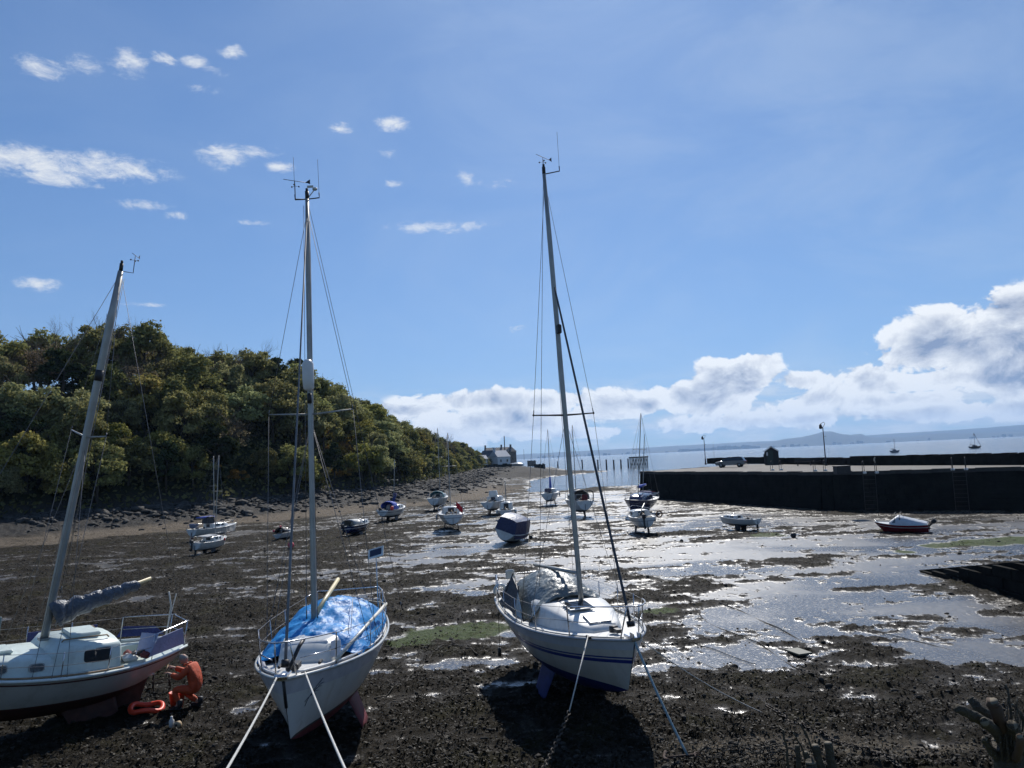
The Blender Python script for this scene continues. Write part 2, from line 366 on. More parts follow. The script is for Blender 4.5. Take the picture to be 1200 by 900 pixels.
ii, jj = np.meshgrid(np.arange(NR - 1), np.arange(NA - 1), indexing='ij'); i0 = (ii * NA + jj).ravel()
qd = np.stack([i0, i0 + NA, i0 + NA + 1, i0 + 1], -1).astype(np.int32)[:, ::-1]
me.vertices.add(nv); me.vertices.foreach_set('co', co.ravel())
me.loops.add(qd.size); me.loops.foreach_set('vertex_index', np.ascontiguousarray(qd).ravel())
me.polygons.add(len(qd)); me.polygons.foreach_set('loop_start', np.arange(0, qd.size, 4, dtype=np.int32)); me.polygons.foreach_set('loop_total', np.full(len(qd), 4, dtype=np.int32))
me.polygons.foreach_set('use_smooth', np.ones(len(qd), dtype=bool))
ca = me.color_attributes.new('albedo', 'FLOAT_COLOR', 'POINT'); ca.data.foreach_set('color', np.concatenate([colr, np.ones(GX.shape + (1,))], -1).astype(np.float32).ravel())
ra = me.attributes.new('rgh', 'FLOAT', 'POINT'); ra.data.foreach_set('value', rough.astype(np.float32).ravel())
wa = me.attributes.new('wet', 'FLOAT', 'POINT'); wa.data.foreach_set('value', (wetm * (1 - rk) * (1 - gr) * (1 - al) * (1 - hh) * (1 - sst(-1.02, -.92, SB))).astype(np.float32).ravel())
me.update(); me.validate()
M = bpy.data.materials.new('foreshore mud'); M.use_nodes = True; n = M.node_tree.nodes; l = M.node_tree.links; b = n['Principled BSDF']
a1 = n.new('ShaderNodeAttribute'); a1.attribute_name = 'albedo'; a2 = n.new('ShaderNodeAttribute'); a2.attribute_name = 'rgh'; a3 = n.new('ShaderNodeAttribute'); a3.attribute_name = 'wet'
tc = n.new('ShaderNodeTexCoord')
def gn(scale, det, ro=.6):
    q = n.new('ShaderNodeTexNoise'); q.inputs['Scale'].default_value = scale; q.inputs['Detail'].default_value = det; q.inputs['Roughness'].default_value = ro; l.new(tc.outputs['Object'], q.inputs['Vector']); return q.outputs['Fac']
vo = n.new('ShaderNodeTexVoronoi'); vo.inputs['Scale'].default_value = 13; l.new(tc.outputs['Object'], vo.inputs['Vector'])
f1 = gn(6, 8, .75); f2 = gn(34, 5, .7)
mr = n.new('ShaderNodeMapRange'); mr.inputs[1].default_value = .3; mr.inputs[2].default_value = .7; mr.inputs[3].default_value = .45; mr.inputs[4].default_value = 1.55; l.new(f1, mr.inputs[0])
mx = n.new('ShaderNodeMixRGB'); mx.blend_type = 'MULTIPLY'; mx.inputs[0].default_value = 1; l.new(a1.outputs['Color'], mx.inputs[1]); l.new(mr.outputs[0], mx.inputs[2])
# pale pebbles here and there
pr = n.new('ShaderNodeMapRange'); pr.inputs[1].default_value = .83; pr.inputs[2].default_value = .93; l.new(vo.outputs['Color'], pr.inputs[0])
iw = n.new('ShaderNodeMath'); iw.operation = 'MULTIPLY'; l.new(pr.outputs[0], iw.inputs[0]); iw2 = n.new('ShaderNodeMath'); iw2.operation = 'SUBTRACT'; iw2.inputs[0].default_value = 1; l.new(a3.outputs['Fac'], iw2.inputs[1]); l.new(iw2.outputs[0], iw.inputs[1])
iw3 = n.new('ShaderNodeMath'); iw3.operation = 'MULTIPLY'; iw3.inputs[1].default_value = .6; l.new(iw.outputs[0], iw3.inputs[0])
mx2 = n.new('ShaderNodeMixRGB'); l.new(iw3.outputs[0], mx2.inputs[0]); l.new(mx.outputs[0], mx2.inputs[1]); mx2.inputs[2].default_value = (.085, .078, .068, 1); l.new(mx2.outputs[0], b.inputs['Base Color'])
vs2 = n.new('ShaderNodeTexNoise'); vs2.inputs['Scale'].default_value = 9; vs2.inputs['Detail'].default_value = 7; vs2.inputs['Roughness'].default_value = .8; l.new(tc.outputs['Object'], vs2.inputs['Vector'])
sk = n.new('ShaderNodeMapRange'); sk.inputs[1].default_value = .55; sk.inputs[2].default_value = .62; l.new(vs2.outputs['Fac'], sk.inputs[0])
rr2 = n.new('ShaderNodeMath'); rr2.operation = 'MULTIPLY_ADD'; l.new(sk.outputs[0], rr2.inputs[0]); rr2.inputs[1].default_value = .38; l.new(a2.outputs['Fac'], rr2.inputs[2]); l.new(rr2.outputs[0], b.inputs['Roughness'])
ad = n.new('ShaderNodeMath'); ad.operation = 'MULTIPLY_ADD'; l.new(f2, ad.inputs[0]); ad.inputs[1].default_value = .55; l.new(f1, ad.inputs[2])
bs = n.new('ShaderNodeMapRange'); bs.inputs[3].default_value = .85; bs.inputs[4].default_value = .13; l.new(a3.outputs['Fac'], bs.inputs[0])
bp = n.new('ShaderNodeBump'); bp.inputs['Distance'].default_value = .10; l.new(bs.outputs[0], bp.inputs['Strength']); l.new(ad.outputs[0], bp.inputs['Height']); l.new(bp.outputs['Normal'], b.inputs['Normal'])
sl = n.new('ShaderNodeMapRange'); sl.inputs[3].default_value = .07; sl.inputs[4].default_value = .95; l.new(a3.outputs['Fac'], sl.inputs[0]); l.new(sl.outputs[0], b.inputs['Specular IOR Level'])
me.materials.append(M)
go = bpy.data.objects.new('ground', me); COL.objects.link(go); tag(go, kind='structure')
# seabed and hinterland far out
mb = MB(); mb.grid([[(-12500, 30, -9), (12500, 30, -9)], [(-12500, 12500, -9), (12500, 12500, -9)]]); tag(mb.build('seabed', mat('seabed sand', (.05, .05, .04), .9)), kind='structure')
mb = MB(); mb.grid([[(-900, -300, 3.9), (900, -300, 3.9)], [(-900, 2.6, 3.9), (900, 2.6, 3.9)]])
mb.grid([[(-900, 2.6, 3.9), (900, 2.6, 3.9)], [(-900, 3.3, 3.5), (900, 3.3, 3.5)], [(-900, 5.0, 1.6), (900, 5.0, 1.6)], [(-900, 5.6, -.6), (900, 5.6, -.6)]])
mb.grid([[(-900, 5.6, -.3), (900, 5.6, -.3)], [(-900, 11, -.06), (900, 11, -.06)]])
tag(mb.build('bank', mat('grassy bank', (.05, .06, .025), .95, var=.5, bump=.8)), kind='structure')

# sea
M = bpy.data.materials.new('sea water'); M.use_nodes = True; n = M.node_tree.nodes; l = M.node_tree.links; b = n['Principled BSDF']
b.inputs['Base Color'].default_value = (.022, .045, .062, 1); b.inputs['Roughness'].default_value = .13; b.inputs['IOR'].default_value = 1.33
tc = n.new('ShaderNodeTexCoord'); mp = n.new('ShaderNodeMapping'); mp.inputs['Scale'].default_value = (.55, 1.0, 1); l.new(tc.outputs['Object'], mp.inputs['Vector'])
h = None
for s_, w_ in ((.35, 1.0), (1.6, .38), (.05, 2.2)):
    q = n.new('ShaderNodeTexNoise'); q.inputs['Scale'].default_value = s_; q.inputs['Detail'].default_value = 4; l.new(mp.outputs[0], q.inputs['Vector'])
    k = n.new('ShaderNodeMath'); k.operation = 'MULTIPLY_ADD'; l.new(q.outputs['Fac'], k.inputs[0]); k.inputs[1].default_value = w_
    if h is None: k.inputs[2].default_value = 0
    else: l.new(h, k.inputs[2])
    h = k.outputs[0]
bp = n.new('ShaderNodeBump'); bp.inputs['Distance'].default_value = .55; bp.inputs['Strength'].default_value = .8; l.new(h, bp.inputs['Height']); l.new(bp.outputs['Normal'], b.inputs['Normal'])
mb = MB(); mb.grid([[(-12400, 100, -.16), (12400, 100, -.16)], [(-12400, 12400, -.16), (12400, 12400, -.16)]]); tag(mb.build('sea', M), kind='structure')

# far coast: ridge lines across the firth
def ridge(name, prof, Y0, depth, mt, seed):
    mb = MB(); xs = np.linspace(prof[0][0], prof[-1][0], 520); top = np.interp(xs, [p[0] for p in prof], [p[1] for p in prof])
    rows = []
    X0 = (xs - 600) / FPX * Y0
    nz = fbm(xs * .06, xs * 0 + seed, 5, seed, .6)
    zt = (top + .5 * nz) / FPX * Y0 + 5.5
    for k, (dy, f) in enumerate(((0, 0.0), (.12, .10), (.35, .42), (.62, .8), (1, 1.0), (1.6, .4))):
        nn = fbm(xs * .09, xs * 0 + k * 3.1, 4, seed + k)
        rows.append([(x * (1 + dy * depth / Y0), Y0 + dy * depth + n_ * depth * .08, max(-2, z * f * (1 + .06 * n_ * (0 < f < 1)) - 2 * (f == 0))) for x, z, n_ in zip(X0, zt, nn)])
    mb.grid(rows); return tag(mb.build(name, mt, fix=False), kind='structure')
hm = mat('far hill heath', (.03, .036, .034), .95, var=.35, vscale=.004)
ridge('far_hills', [(-300, 4), (300, 5), (560, 5), (640, 6), (700, 6.5), (800, 7.5), (880, 8), (960, 9), (1060, 10.5), (1120, 11.5), (1180, 13.5), (1230, 15), (1500, 14)], 10600, 1100, hm, 5)
ridge('far_headland', [(700, 0.5), (780, 1.5), (850, 3.0), (890, 5.5), (915, 9.8), (935, 11.2), (950, 14), (962, 17.2), (970, 17), (980, 13.6), (992, 11), (1003, 12), (1008, 10), (1016, 7), (1060, 5), (1085, 7.5), (1100, 8), (1120, 6.5), (1180, 5.5), (1300, 5)], 9000, 900, hm, 9)
mb = MB()
for k in range(170):
    px = random.choice((random.uniform(790, 880), random.uniform(790, 880), random.uniform(620, 1200))); Y = random.uniform(8900, 9050); x = (px - 600) / FPX * Y
    hgt = random.uniform(12, 34) * (1.5 if 830 < px < 875 else 1); mb.box((x, Y, hgt / 2), (random.uniform(14, 50), 20, hgt))
tag(mb.build('far_town', mat('far town stone', (.28, .26, .24), .9, var=.3, vscale=.01)), 'hazy scatter of far town blocks along the opposite shore', 'town', kind='stuff')
# haze
mb = MB(); mb.box((0, 6200, 190), (25200, 13800, 402)); HZ = mb.build('haze', []); HZ.data.materials.clear()
M = bpy.data.materials.new('haze air'); M.use_nodes = True; n = M.node_tree.nodes; l = M.node_tree.links; n.remove(n['Principled BSDF'])
pv = n.new('ShaderNodeVolumePrincipled'); pv.inputs['Color'].default_value = (.40, .64, 1.0, 1); pv.inputs['Density'].default_value = 7.0e-5; pv.inputs['Anisotropy'].default_value = .35
l.new(pv.outputs[0], n['Material Output'].inputs['Volume']); HZ.data.materials.append(M); tag(HZ, kind='stuff')
# ------------------------------------------------------------------ boat kit (local frame: x forward, y port, z up, z=0 at the keel foot)
white = mat('white gelcoat', (.62, .63, .60), .28, coat=.2, var=.04, vscale=2, dirt=(.40, .38, .32), dscale=3)
cream = mat('cream gelcoat', (.60, .57, .50), .3, coat=.2, var=.05, vscale=2, dirt=(.40, .36, .28), dscale=3)
deckm = mat('deck paint', (.66, .66, .63), .45, var=.07, vscale=5, dirt=(.42, .40, .34), dscale=5)
pale = mat('pale mint deck', (.58, .66, .62), .42, var=.07, vscale=5, dirt=(.40, .42, .38), dscale=5)
greyd = mat('grey deck paint', (.20, .21, .25), .5, var=.1)
navy = mat('navy antifoul', (.012, .022, .13), .55, var=.25, dirt=(.03, .04, .08))
navyp = mat('navy paint', (.012, .02, .07), .25, coat=.3, var=.08)
redaf = mat('red antifoul', (.17, .03, .04), .6, var=.25, dirt=(.09, .05, .05))
brownaf = mat('dull brown antifoul', (.075, .032, .025), .7, var=.3, dirt=(.05, .04, .035))
blackaf = mat('black antifoul', (.022, .022, .026), .6, var=.3)
redp = mat('red hull paint', (.20, .012, .02), .22, coat=.4, var=.08)
blueline = mat('blue stripe', (.02, .035, .20), .3, var=.05)
alu = mat('aluminium spar', (.34, .34, .32), .45, .6, var=.12, vscale=3, dirt=(.20, .20, .19), dscale=2)
steel = mat('stainless rail', (.55, .55, .56), .25, .95, var=.05)
wire = mat('rigging wire', (.16, .16, .17), .45, .6, var=.1)
rope_w = mat('white rope', (.66, .65, .60), .8, var=.2, vscale=40, bump=.5, bscale=120)
rope_b = mat('pale blue rope', (.36, .50, .56), .8, var=.25, vscale=40, bump=.5, bscale=120)
rope_d = mat('weedy rope', (.045, .040, .030), .85, var=.4, vscale=20)
dark = mat('dark fittings', (.018, .018, .02), .5, var=.2)
glass = mat('smoked window', (.02, .025, .03), .08, var=.1, spec=.7)
teak = mat('weathered wood', (.26, .17, .09), .65, var=.25, vscale=12)
yelw = mat('varnished yellow spar', (.62, .52, .30), .4, var=.1)
cover_n = mat('navy canvas', (.018, .03, .13), .75, var=.2, bump=.5, bscale=25)
cover_b = mat('bright blue canvas', (.02, .07, .42), .7, var=.2, bump=.5, bscale=25)
cover_g = mat('grey sail cover', (.085, .10, .13), .38, var=.25, bump=.9, bscale=14)
cover_s = mat('silver grey sheet', (.15, .175, .175), .40, var=.3, vscale=3, bump=1.0, bscale=7)
lilac = mat('lilac blue canvas', (.34, .38, .56), .7, var=.1, bump=.4, bscale=12)
fend_r = mat('orange red fender', (.75, .07, .03), .45, var=.1)
pinkb = mat('pink buoy', (.70, .07, .10), .45, var=.15)
rust = mat('rusty iron', (.06, .035, .025), .8, var=.4, bump=.4)

class Hull:
    """lofted hull; s: dict of dimensions"""
    def __init__(s, L, B, zw, hd, zc, bow=.25, stern=.06, tr=.7, rake=.6, tail=.25, tuck=None, full=.42, rk_st=0.0):
        s.L, s.B, s.zw, s.hd, s.zc, s.bow, s.stern, s.tr, s.rake, s.tail, s.full, s.rk_st = L, B, zw, hd, zc, bow, stern, tr, rake, tail, full, rk_st
        s.tuck = (zw + .02) if tuck is None else tuck
    def b(s, u):
        if u < .42: f = s.tr + (1 - s.tr) * sin(pi / 2 * u / .42) ** .85
        else: f = (1 - ((u - .42) / .58) ** 2.3) ** .92 if u < 1 else 0.0
        return max(.012, s.B / 2 * f)
    def zs(s, u):
        return s.hd + (s.bow * ((u - .35) / .65) ** 2 if u > .35 else s.stern * ((.35 - u) / .35) ** 2)
    def zb(s, u):
        if u < .45: return s.zc + (s.tuck - s.zc) * ((.45 - u) / .45) ** 2
        t = (u - .45) / .55; return s.zc + (s.zw - s.zc + .04) * t ** 2.6 if t < 1 else s.zw + .04
    def e(s, u): return s.full + .36 * max(0, (u - .5) / .5) ** 1.3 + .06 * max(0, (.3 - u) / .3)
    def pt(s, u, z, side=1, out=0.0):
        zb, zs = s.zb(u), s.zs(u); w = min(1, max(0, (z - zb) / max(1e-6, zs - zb)))
        y = s.b(u) * (w ** s.e(u)) if w > 0 else 0
        x = -s.L / 2 + s.L * u
        v = min(1, max(0, (z - s.zc) / (zs - s.zc)))
        x -= s.rake * max(0, (u - .6) / .4) ** 1.5 * (1 - v) ** 1.15
        x += s.rk_st * max(0, (.25 - u) / .25) * (1 - v)
        return Vector((x, (y + out) * side, z))
    def uof(s, x): return (x + s.L / 2) / s.L
    def deck(s, x, y=0.0, camber=.05):
        u = s.uof(x); b = s.b(u); return s.zs(u) + camber * (1 - min(1, (y / b) ** 2))
    def mesh(s, bands, n=26, under=6):
        """bands: list of (kind, value, material index) from bottom: ('w', z) up to absolute height, ('s', d) up to sheer-d"""
        us = [((i / n)) for i in range(n + 1)]; us = [u ** 1.0 for u in us]; us[-1] = 1.0
        mb = MB(); rows_p = []; mi = []
        for u in us:
            zb, zs = s.zb(u), s.zs(u); lv = [zb]; prev = zb; mlist = []
            for (kd, val, m_) in bands:
                t = val if kd == 'w' else zs - val
                t = min(zs, max(prev, t)); k = under if (kd == 'w' and not mlist) or kd == 'S' else (5 if kd == 's' and val > 0.09 or kd == 'S' else (4 if val == 0 and kd == 's' else 1))
                for j in range(1, k + 1): lv.append(prev + (t - prev) * j / k); mlist.append(m_)
                prev = t
            rows_p.append(lv); mi = mlist
        for side in (1, -1):
            g = [[s.pt(u, z, side) for z in lv] for u, lv in zip(us, rows_p)]
            o = len(mb.v); k = len(g[0]); mb.v += [tuple(p) for r in g for p in r]
            for i in range(n):
                for j in range(k - 1):
                    mb.f.append((o + i * k + j, o + i * k + j + 1, o + (i + 1) * k + j + 1, o + (i + 1) * k + j)); mb.m.append(mi[j]); mb.sm.append(True)
        k = len(rows_p[0]); a = 0; b_ = len(us) * k
        for j in range(k - 1): mb.f.append((j, j + 1, b_ + j + 1, b_ + j)); mb.m.append(mi[j]); mb.sm.append(False)
        return mb
    def deck_mesh(s, well=None, drop=.03, n=40, camber=.05, mi=0):
        """deck as a height surface, with a sunken cockpit well=(x0,x1,halfwidth,depth)"""
        xs = list(np.linspace(-s.L / 2 + .02, s.L / 2 - .06, n))
        if well: xs = sorted(xs + [well[0] - .01, well[0] + .01, well[1] - .01, well[1] + .01])
        rows = []
        for x in xs:
            u = s.uof(x); b = s.b(u) - .02; fr = [-1, -.8, -.5, 0, .5, .8, 1]; ys = [f * b for f in fr]
            if well:
                w = min(well[2], b * .8); ys = [-b, -(w + .012), -w, 0, w, w + .012, b]
            r = []
            for j, y in enumerate(ys):
                z = s.zs(u) - drop + camber * (1 - (y / max(b, .01)) ** 2)
                if well and well[0] < x < well[1] and 2 <= j <= 4: z = s.zs(u) - well[3]
                r.append(Vector((x, y, z)))
            rows.append(r)
        mb = MB(); mb.grid(rows, mi=mi, smooth=False); return mb
    def rail(s, r=.022, up=.02, u0=0, u1=1, n=34, inset=0.0, side=None):
        mb = MB()
        for sd in ((1, -1) if side is None else (side,)):
            pts = []
            for i in range(n + 1):
                u = u0 + (u1 - u0) * i / n; p = s.pt(u, s.zs(u), sd, -inset); p.z += up; pts.append(p)
            mb.tube(pts, r, 6)
        return mb

def roof_mesh(H, xs, hw, hh, zoff=-.03, slope=.86, n=9):
    """coachroof: list of x, half widths, heights above deck"""
    rows = []
    for x, w, h in zip(xs, hw, hh):
        z0 = H.deck(x, w) + zoff; zt = H.deck(x, 0) + h; r = []
        prof = [(1.0, 0), (.5 * (1 + slope), .5), (slope + .02, .86), (slope - .06, .975), (.45, 1.06), (0, 1.09)]
        prof = prof + [(-a, c) for a, c in prof[-2::-1]]
        for a, c in prof: r.append(Vector((x, w * a, z0 + (zt - z0) * c)))
        rows.append(r)
    mb = MB(); mb.grid(rows); mb.f.append(tuple(range(len(rows[0])))); mb.m.append(0); mb.sm.append(False)
    k = len(rows[0]); o = (len(rows) - 1) * k; mb.f.append(tuple(range(o, o + k))); mb.m.append(0); mb.sm.append(False)
    return mb
def side_window(H, x0, x1, w, z0, z1, side, slope=.86, hroof=.35):
    mb = MB(); xm = (x0 + x1) / 2; u = H.deck(xm, w)
    def P(x, f, out):     # f fraction height
        y = w * (1 + (slope - 1) * f) + out; return Vector((x, y * side, u - .03 + f * (hroof + .03)))
    for out, mi, g in ((.006, 1, 0), (.014, 0, .02)):
        c = []
        X0, X1, a, b = x0 + g, x1 - g, z0 + g * 2, z1 - g * 2; r = min(.07, (X1 - X0) / 3)
        for cx, cf, a0 in ((X1 - r, b - r * 1.6, 0), (X0 + r, b - r * 1.6, 90), (X0 + r, a + r * 1.6, 180), (X1 - r, a + r * 1.6, 270)):
            for q in range(0, 91, 30): t = radians(a0 + q); c.append(P(cx + r * cos(t), cf + r * 1.6 * sin(t), out))
        ci = [Vector(p) - Vector((0, side * .03, 0)) for p in c]; k = len(c)
        mb.add(c + ci, [tuple(range(k))] + [(i, (i + 1) % k, k + (i + 1) % k, k + i) for i in range(k)], mi)
    return mb
def foil(x, y, top, bot, c0, c1, th, cant=0, rakex=0, n=5):
    """keel or rudder: foil section from top to z=bot; chord c0 at top, c1 at foot"""
    mb = MB(); rows = []
    for i in range(n + 1):
        t = i / n; z = top + (bot - top) * t; c = c0 + (c1 - c0) * t; yy = y + cant * t; xx = x + rakex * t; r = []
        for k in range(12):
            a = 2 * pi * k / 12; px = cos(a); py = sin(a) * th * (1 - .15 * t); r.append(Vector((xx + px * c / 2, yy + py * (.55 + .45 * max(-.6, px)) / 1.0, z)))
        r.append(r[0]); rows.append(r)
    mb.grid(rows); k = 13; mb.f.append(tuple(range(n * k, n * k + 12))); mb.m.append(0); mb.sm.append(False); return mb
def spar_mast(parent, base, top, r=.062, name='mast', m=None, n=10):
    b, t = Vector(base), Vector(top); mb = MB(); mb.tube([b, b.lerp(t, .03), b.lerp(t, .85), t], [r * 1.02, r, r, r * .72], n, sy=.72); mb.box(b + Vector((0, 0, .02)), (.22, .16, .05))
    return mb.build(name, m or alu, parent)
def wires(parent, prs, r=.006, name='shroud', m=None):
    out = []
    for a, b in prs:
        mb = MB(); mb.tube([a, b], r, 4); mb.tube([Vector(b), Vector(b).lerp(Vector(a), .02)], r * 2.2, 5); out.append(mb.build(name, m or wire, parent))
    return out
def stanchions(parent, H, us, side, h=.55, wires_=2, ends=None):
    tops = []
    for u in us:
        p = H.pt(u, H.zs(u), side, -.05); q = p + Vector((0, side * .02, h)); mb = MB(); mb.tube([p, q], .012, 6); mb.tube([p, p + Vector((0, 0, .05))], .022, 6); mb.build('stanchion', steel, parent); tops.append((p, q))
    pts = ([ends[0]] if ends else []) + [q for p, q in tops] + ([ends[1]] if ends else [])
    mb = MB()
    for f in ((.97, .5) if wires_ == 2 else (.97,)):
        pl = [p.lerp(q, f) for p, q in tops]
        if ends: pl = [Vector(ends[0]) - Vector((0, 0, h * (1 - f)))] + pl + [Vector(ends[1]) - Vector((0, 0, h * (1 - f)))]
        mb.tube(pl, .0055, 4)
    mb.build('guard_wire', wire, parent)
def arc(pts, n=5):
    """Catmull-Rom through points"""
    P = [Vector(p) for p in pts]; P = [P[0]] + P + [P[-1]]; out = []
    for i in range(1, len(P) - 2):
        for k in range(n):
            t = k / n; a, b, c, d = P[i - 1], P[i], P[i + 1], P[i + 2]
            out.append(.5 * ((2 * b) + (c - a) * t + (2 * a - 5 * b + 4 * c - d) * t * t + (3 * b - a - 3 * c + d) * t ** 3))
    out.append(P[-2]); return out
def masthead_vane(parent, top, fwd=.35, side=.0, flip=1):
    t = Vector(top); mb = MB(); mb.tube([t, t + Vector((0, 0, .18))], .045, 8); mb.tube([t + Vector((0, 0, .18)), t + Vector((0, 0, .25))], .03, 8)
    mb.build('masthead_lamp', dark, parent)
    mb = MB(); a = t + Vector((fwd, side, .02)); mb.tube([t + Vector((0, 0, .0)), a, a + Vector((0, 0, .34))], .01, 5)
    c = a + Vector((0, 0, .42)); d = Vector((.7, flip, 0)).normalized()
    mb.tube([a + Vector((0, 0, .3)), c], .006, 4); mb.tube([c - d * .30, c + d * .26], .007, 4); p = c - d * .30; s_ = Vector((0, 0, 1))
    mb.add([p + d * .06, p - d * .05 + s_ * .09, p - d * .05 - s_ * .02, p + d * .06 + Vector((0, .006, 0)), p - d * .05 + s_ * .09 + Vector((0, .006, 0)), p - d * .05 - s_ * .02 + Vector((0, .006, 0))], [(0, 1, 2), (5, 4, 3), (0, 3, 4, 1), (1, 4, 5, 2), (2, 5, 3, 0)])
    for k in range(3): q = Vector((cos(k * 2.1), sin(k * 2.1), 0)) * .09; mb.tube([c - Vector((0, 0, .12)), c - Vector((0, 0, .12)) + q], .004, 4); mb.ball(c - Vector((0, 0, .12)) + q, .02, 6, 4)
    mb.build('wind_vane', dark, parent)
def aerial(parent, p, h=1.0, arm=(0, 0, 0), name='aerial'):
    mb = MB(); p = Vector(p); a = p + Vector(arm); mb.tube([p, a, a + Vector((0, 0, .12))], .014, 6); mb.tube([a + Vector((0, 0, .1)), a + Vector((0, 0, .1 + h))], .004, 4); mb.build(name, dark, parent)
def place(root, loc, yaw, pitch=0, heel=0): root.matrix_world = pose(loc, yaw, pitch, heel); return root
def cleat_rope(name, pts, r, m, label, cat, group=None, n=6, sag=0):
    P = [Vector(p) for p in pts]
    if sag:
        a, b = P[0], P[-1]; P = [a.lerp(b, t) - Vector((0, 0, sag * 4 * t * (1 - t))) for t in np.linspace(0, 1, 14)]
    mb = MB(); mb.tube(P, r, n); o = mb.build(name, m); return tag(o, label, cat, group)
def chain(name, a, b, link, label, sag=.2, t0=0):
    a, b = Vector(a), Vector(b); n = int((b - a).length / (link * .78)); mb = MB(); d = (b - a).normalized(); s_ = d.orthogonal().normalized(); w = d.cross(s_)
    for i in range(n):
        t = (i + .5) / n; c = a.lerp(b, t) - Vector((0, 0, sag * 4 * t * (1 - t))); q = s_ if i % 2 else w
        pts = [c + d * link * .5 * cos(k * pi / 4) + q * link * .3 * sin(k * pi / 4) for k in range(9)]; mb.tube(pts, link * .1, 5, cap=False)
    return tag(mb.build(name, mat('wet weedy chain', (.05, .04, .03), .7, .3, var=.5)), label, 'chain')
def draped(H, x0, x1, hw, zf, nx=46, ny=26, seed=1, crump=.03, name='cover', m=None, parent=None, th=.012):
    """sheet draped over a boat: zf(x, s) height above deck for s in -1..1"""
    xs = np.linspace(x0, x1, nx); ss = np.linspace(-1, 1, ny); rows = []
    for x in xs:
        r = []
        for t in ss:
            w = hw(x) if callable(hw) else hw; y = w * t
            nn = float(fbm(np.array([x * 2.3 + seed]), np.array([y * 2.5]), 4, seed, .55)[0]); rg = 1 - abs(float(fbm(np.array([x * 2.7 + y * 1.7]), np.array([y * 1.6 - x * 1.5 + seed]), 4, seed + 5, .55)[0])) * 3.0
            r.append(Vector((x + .3 * crump * nn, y, H.deck(x, min(abs(y), H.b(H.uof(x)))) + zf(x, t) + crump * (nn * 1.6 + rg * .8))))
        rows.append(r)
    mb = MB(); mb.grid(rows, smooth=True); o = mb.build(name, m, parent); md = o.modifiers.new('thick', 'SOLIDIFY'); md.thickness = th; return o
# ================================================================== three big yachts
def pulpit(parent, H, u0, h=.6, name='pulpit', fwd=.12, r=.0135):
    mb = MB(); tip = H.pt(1, H.zs(1)) + Vector((fwd, 0, h + .04)); a = H.pt(u0, H.zs(u0), 1, -.05); b = H.pt(u0, H.zs(u0), -1, -.05)
    ta, tb = a + Vector((0.02, .03, h)), b + Vector((0.02, -.03, h)); hw = .16
    mb.tube([a] + arc([ta, ta.lerp(tip, .6) + Vector((0, hw * .9, 0)), tip + Vector((0, .11, 0)), tip - Vector((0, .11, 0)), tb.lerp(tip, .6) - Vector((0, hw * .9, 0)), tb], 4) + [b], r, 7)
    for s_ in (1, -1):
        p = H.pt(.965, H.zs(.965), s_, -.02); mb.tube([p, tip + Vector((-.12, s_ * .12, 0))], r, 6)
    mb.tube([a.lerp(ta, .5), H.pt(.96, H.zs(.96), 1, 0) + Vector((0, .02, h * .5))], r * .8, 5); mb.tube([b.lerp(tb, .5), H.pt(.96, H.zs(.96), -1, 0) + Vector((0, -.02, h * .5))], r * .8, 5)
    mb.build(name, steel, parent); return ta, tb
def pushpit(parent, H, u0=.1, h=.6, gap=True):
    mb = MB(); a = [H.pt(u, H.zs(u), 1, -.05) for u in (u0, .01)]; b = [H.pt(u, H.zs(u), -1, -.05) for u in (u0, .01)]; up = Vector((0, 0, h))
    pts = [a[0] + up, a[1] + up + Vector((.02, -.02, 0)), a[1] + up + Vector((-.02, -.14, 0)), b[1] + up + Vector((-.02, .14, 0)), b[1] + up + Vector((.02, .02, 0)), b[0] + up]
    mb.tube([a[0]] + arc(pts, 3) + [b[0]], .0135, 7)
    for p in (a[1], b[1]): mb.tube([p, p + up], .0135, 6)
    mid = Vector((0, 0, h * .5)); mb.tube([a[0] + mid, a[1] + mid, b[1] + mid, b[0] + mid], .01, 5)
    mb.build('pushpit', steel, parent); return a[0] + up, b[0] + up

# ---------------- right-hand yacht, white and blue with the silver sheet
C_ = empty('sailing_yacht', (0, 0, 0), label='white yacht with navy keels, double blue line and silver grey sheet over the cockpit', cat='yacht')
HC = Hull(7.15, 2.62, 1.05, 1.86, .62, bow=.26, stern=.05, tr=.74, rake=.75, full=.40, rk_st=.15)
HC.mesh([('w', 1.08, 0), ('S', .50, 1), ('s', .50, 1), ('s', .455, 2), ('s', .425, 1), ('s', .365, 2), ('s', .20, 1), ('s', 0, 1)] if False else [('w', 1.08, 0), ('s', .47, 1), ('s', .40, 2), ('s', .375, 1), ('s', .345, 2), ('s', .20, 1), ('s', 0.0, 3)]).build('hull', [navy, cream, blueline, mat('grey white topsides', (.52, .54, .56), .35, var=.05)], C_)
dk = HC.deck_mesh(well=(-3.1, -1.0, .42, .62)); dk.build('deck', deckm, C_)
HC.rail(.030, .0, n=30).build('gunwale', mat('grey rubbing strake', (.40, .41, .42), .5), C_)
HC.rail(.016, .035, .1, .97, inset=.05).build('toe_rail', alu, C_)
for s_ in (1, -1): foil(-.3, .55 * s_, .80, 0.0, 1.0, .74, .055, cant=.27 * s_, rakex=-.12).build('keel', navy, C_)
foil(-3.05, 0, 1.1, .30, .42, .34, .035, rakex=-.1).build('rudder', navy, C_)
xs = [-1.05, -1.0, -.4, .2, .75, 1.25, 1.75, 2.15]; rfC = roof_mesh(HC, xs, [.86, .87, .90, .88, .80, .68, .50, .30], [.36, .40, .40, .37, .30, .22, .11, .0]); rfC.build('coachroof', deckm, C_)
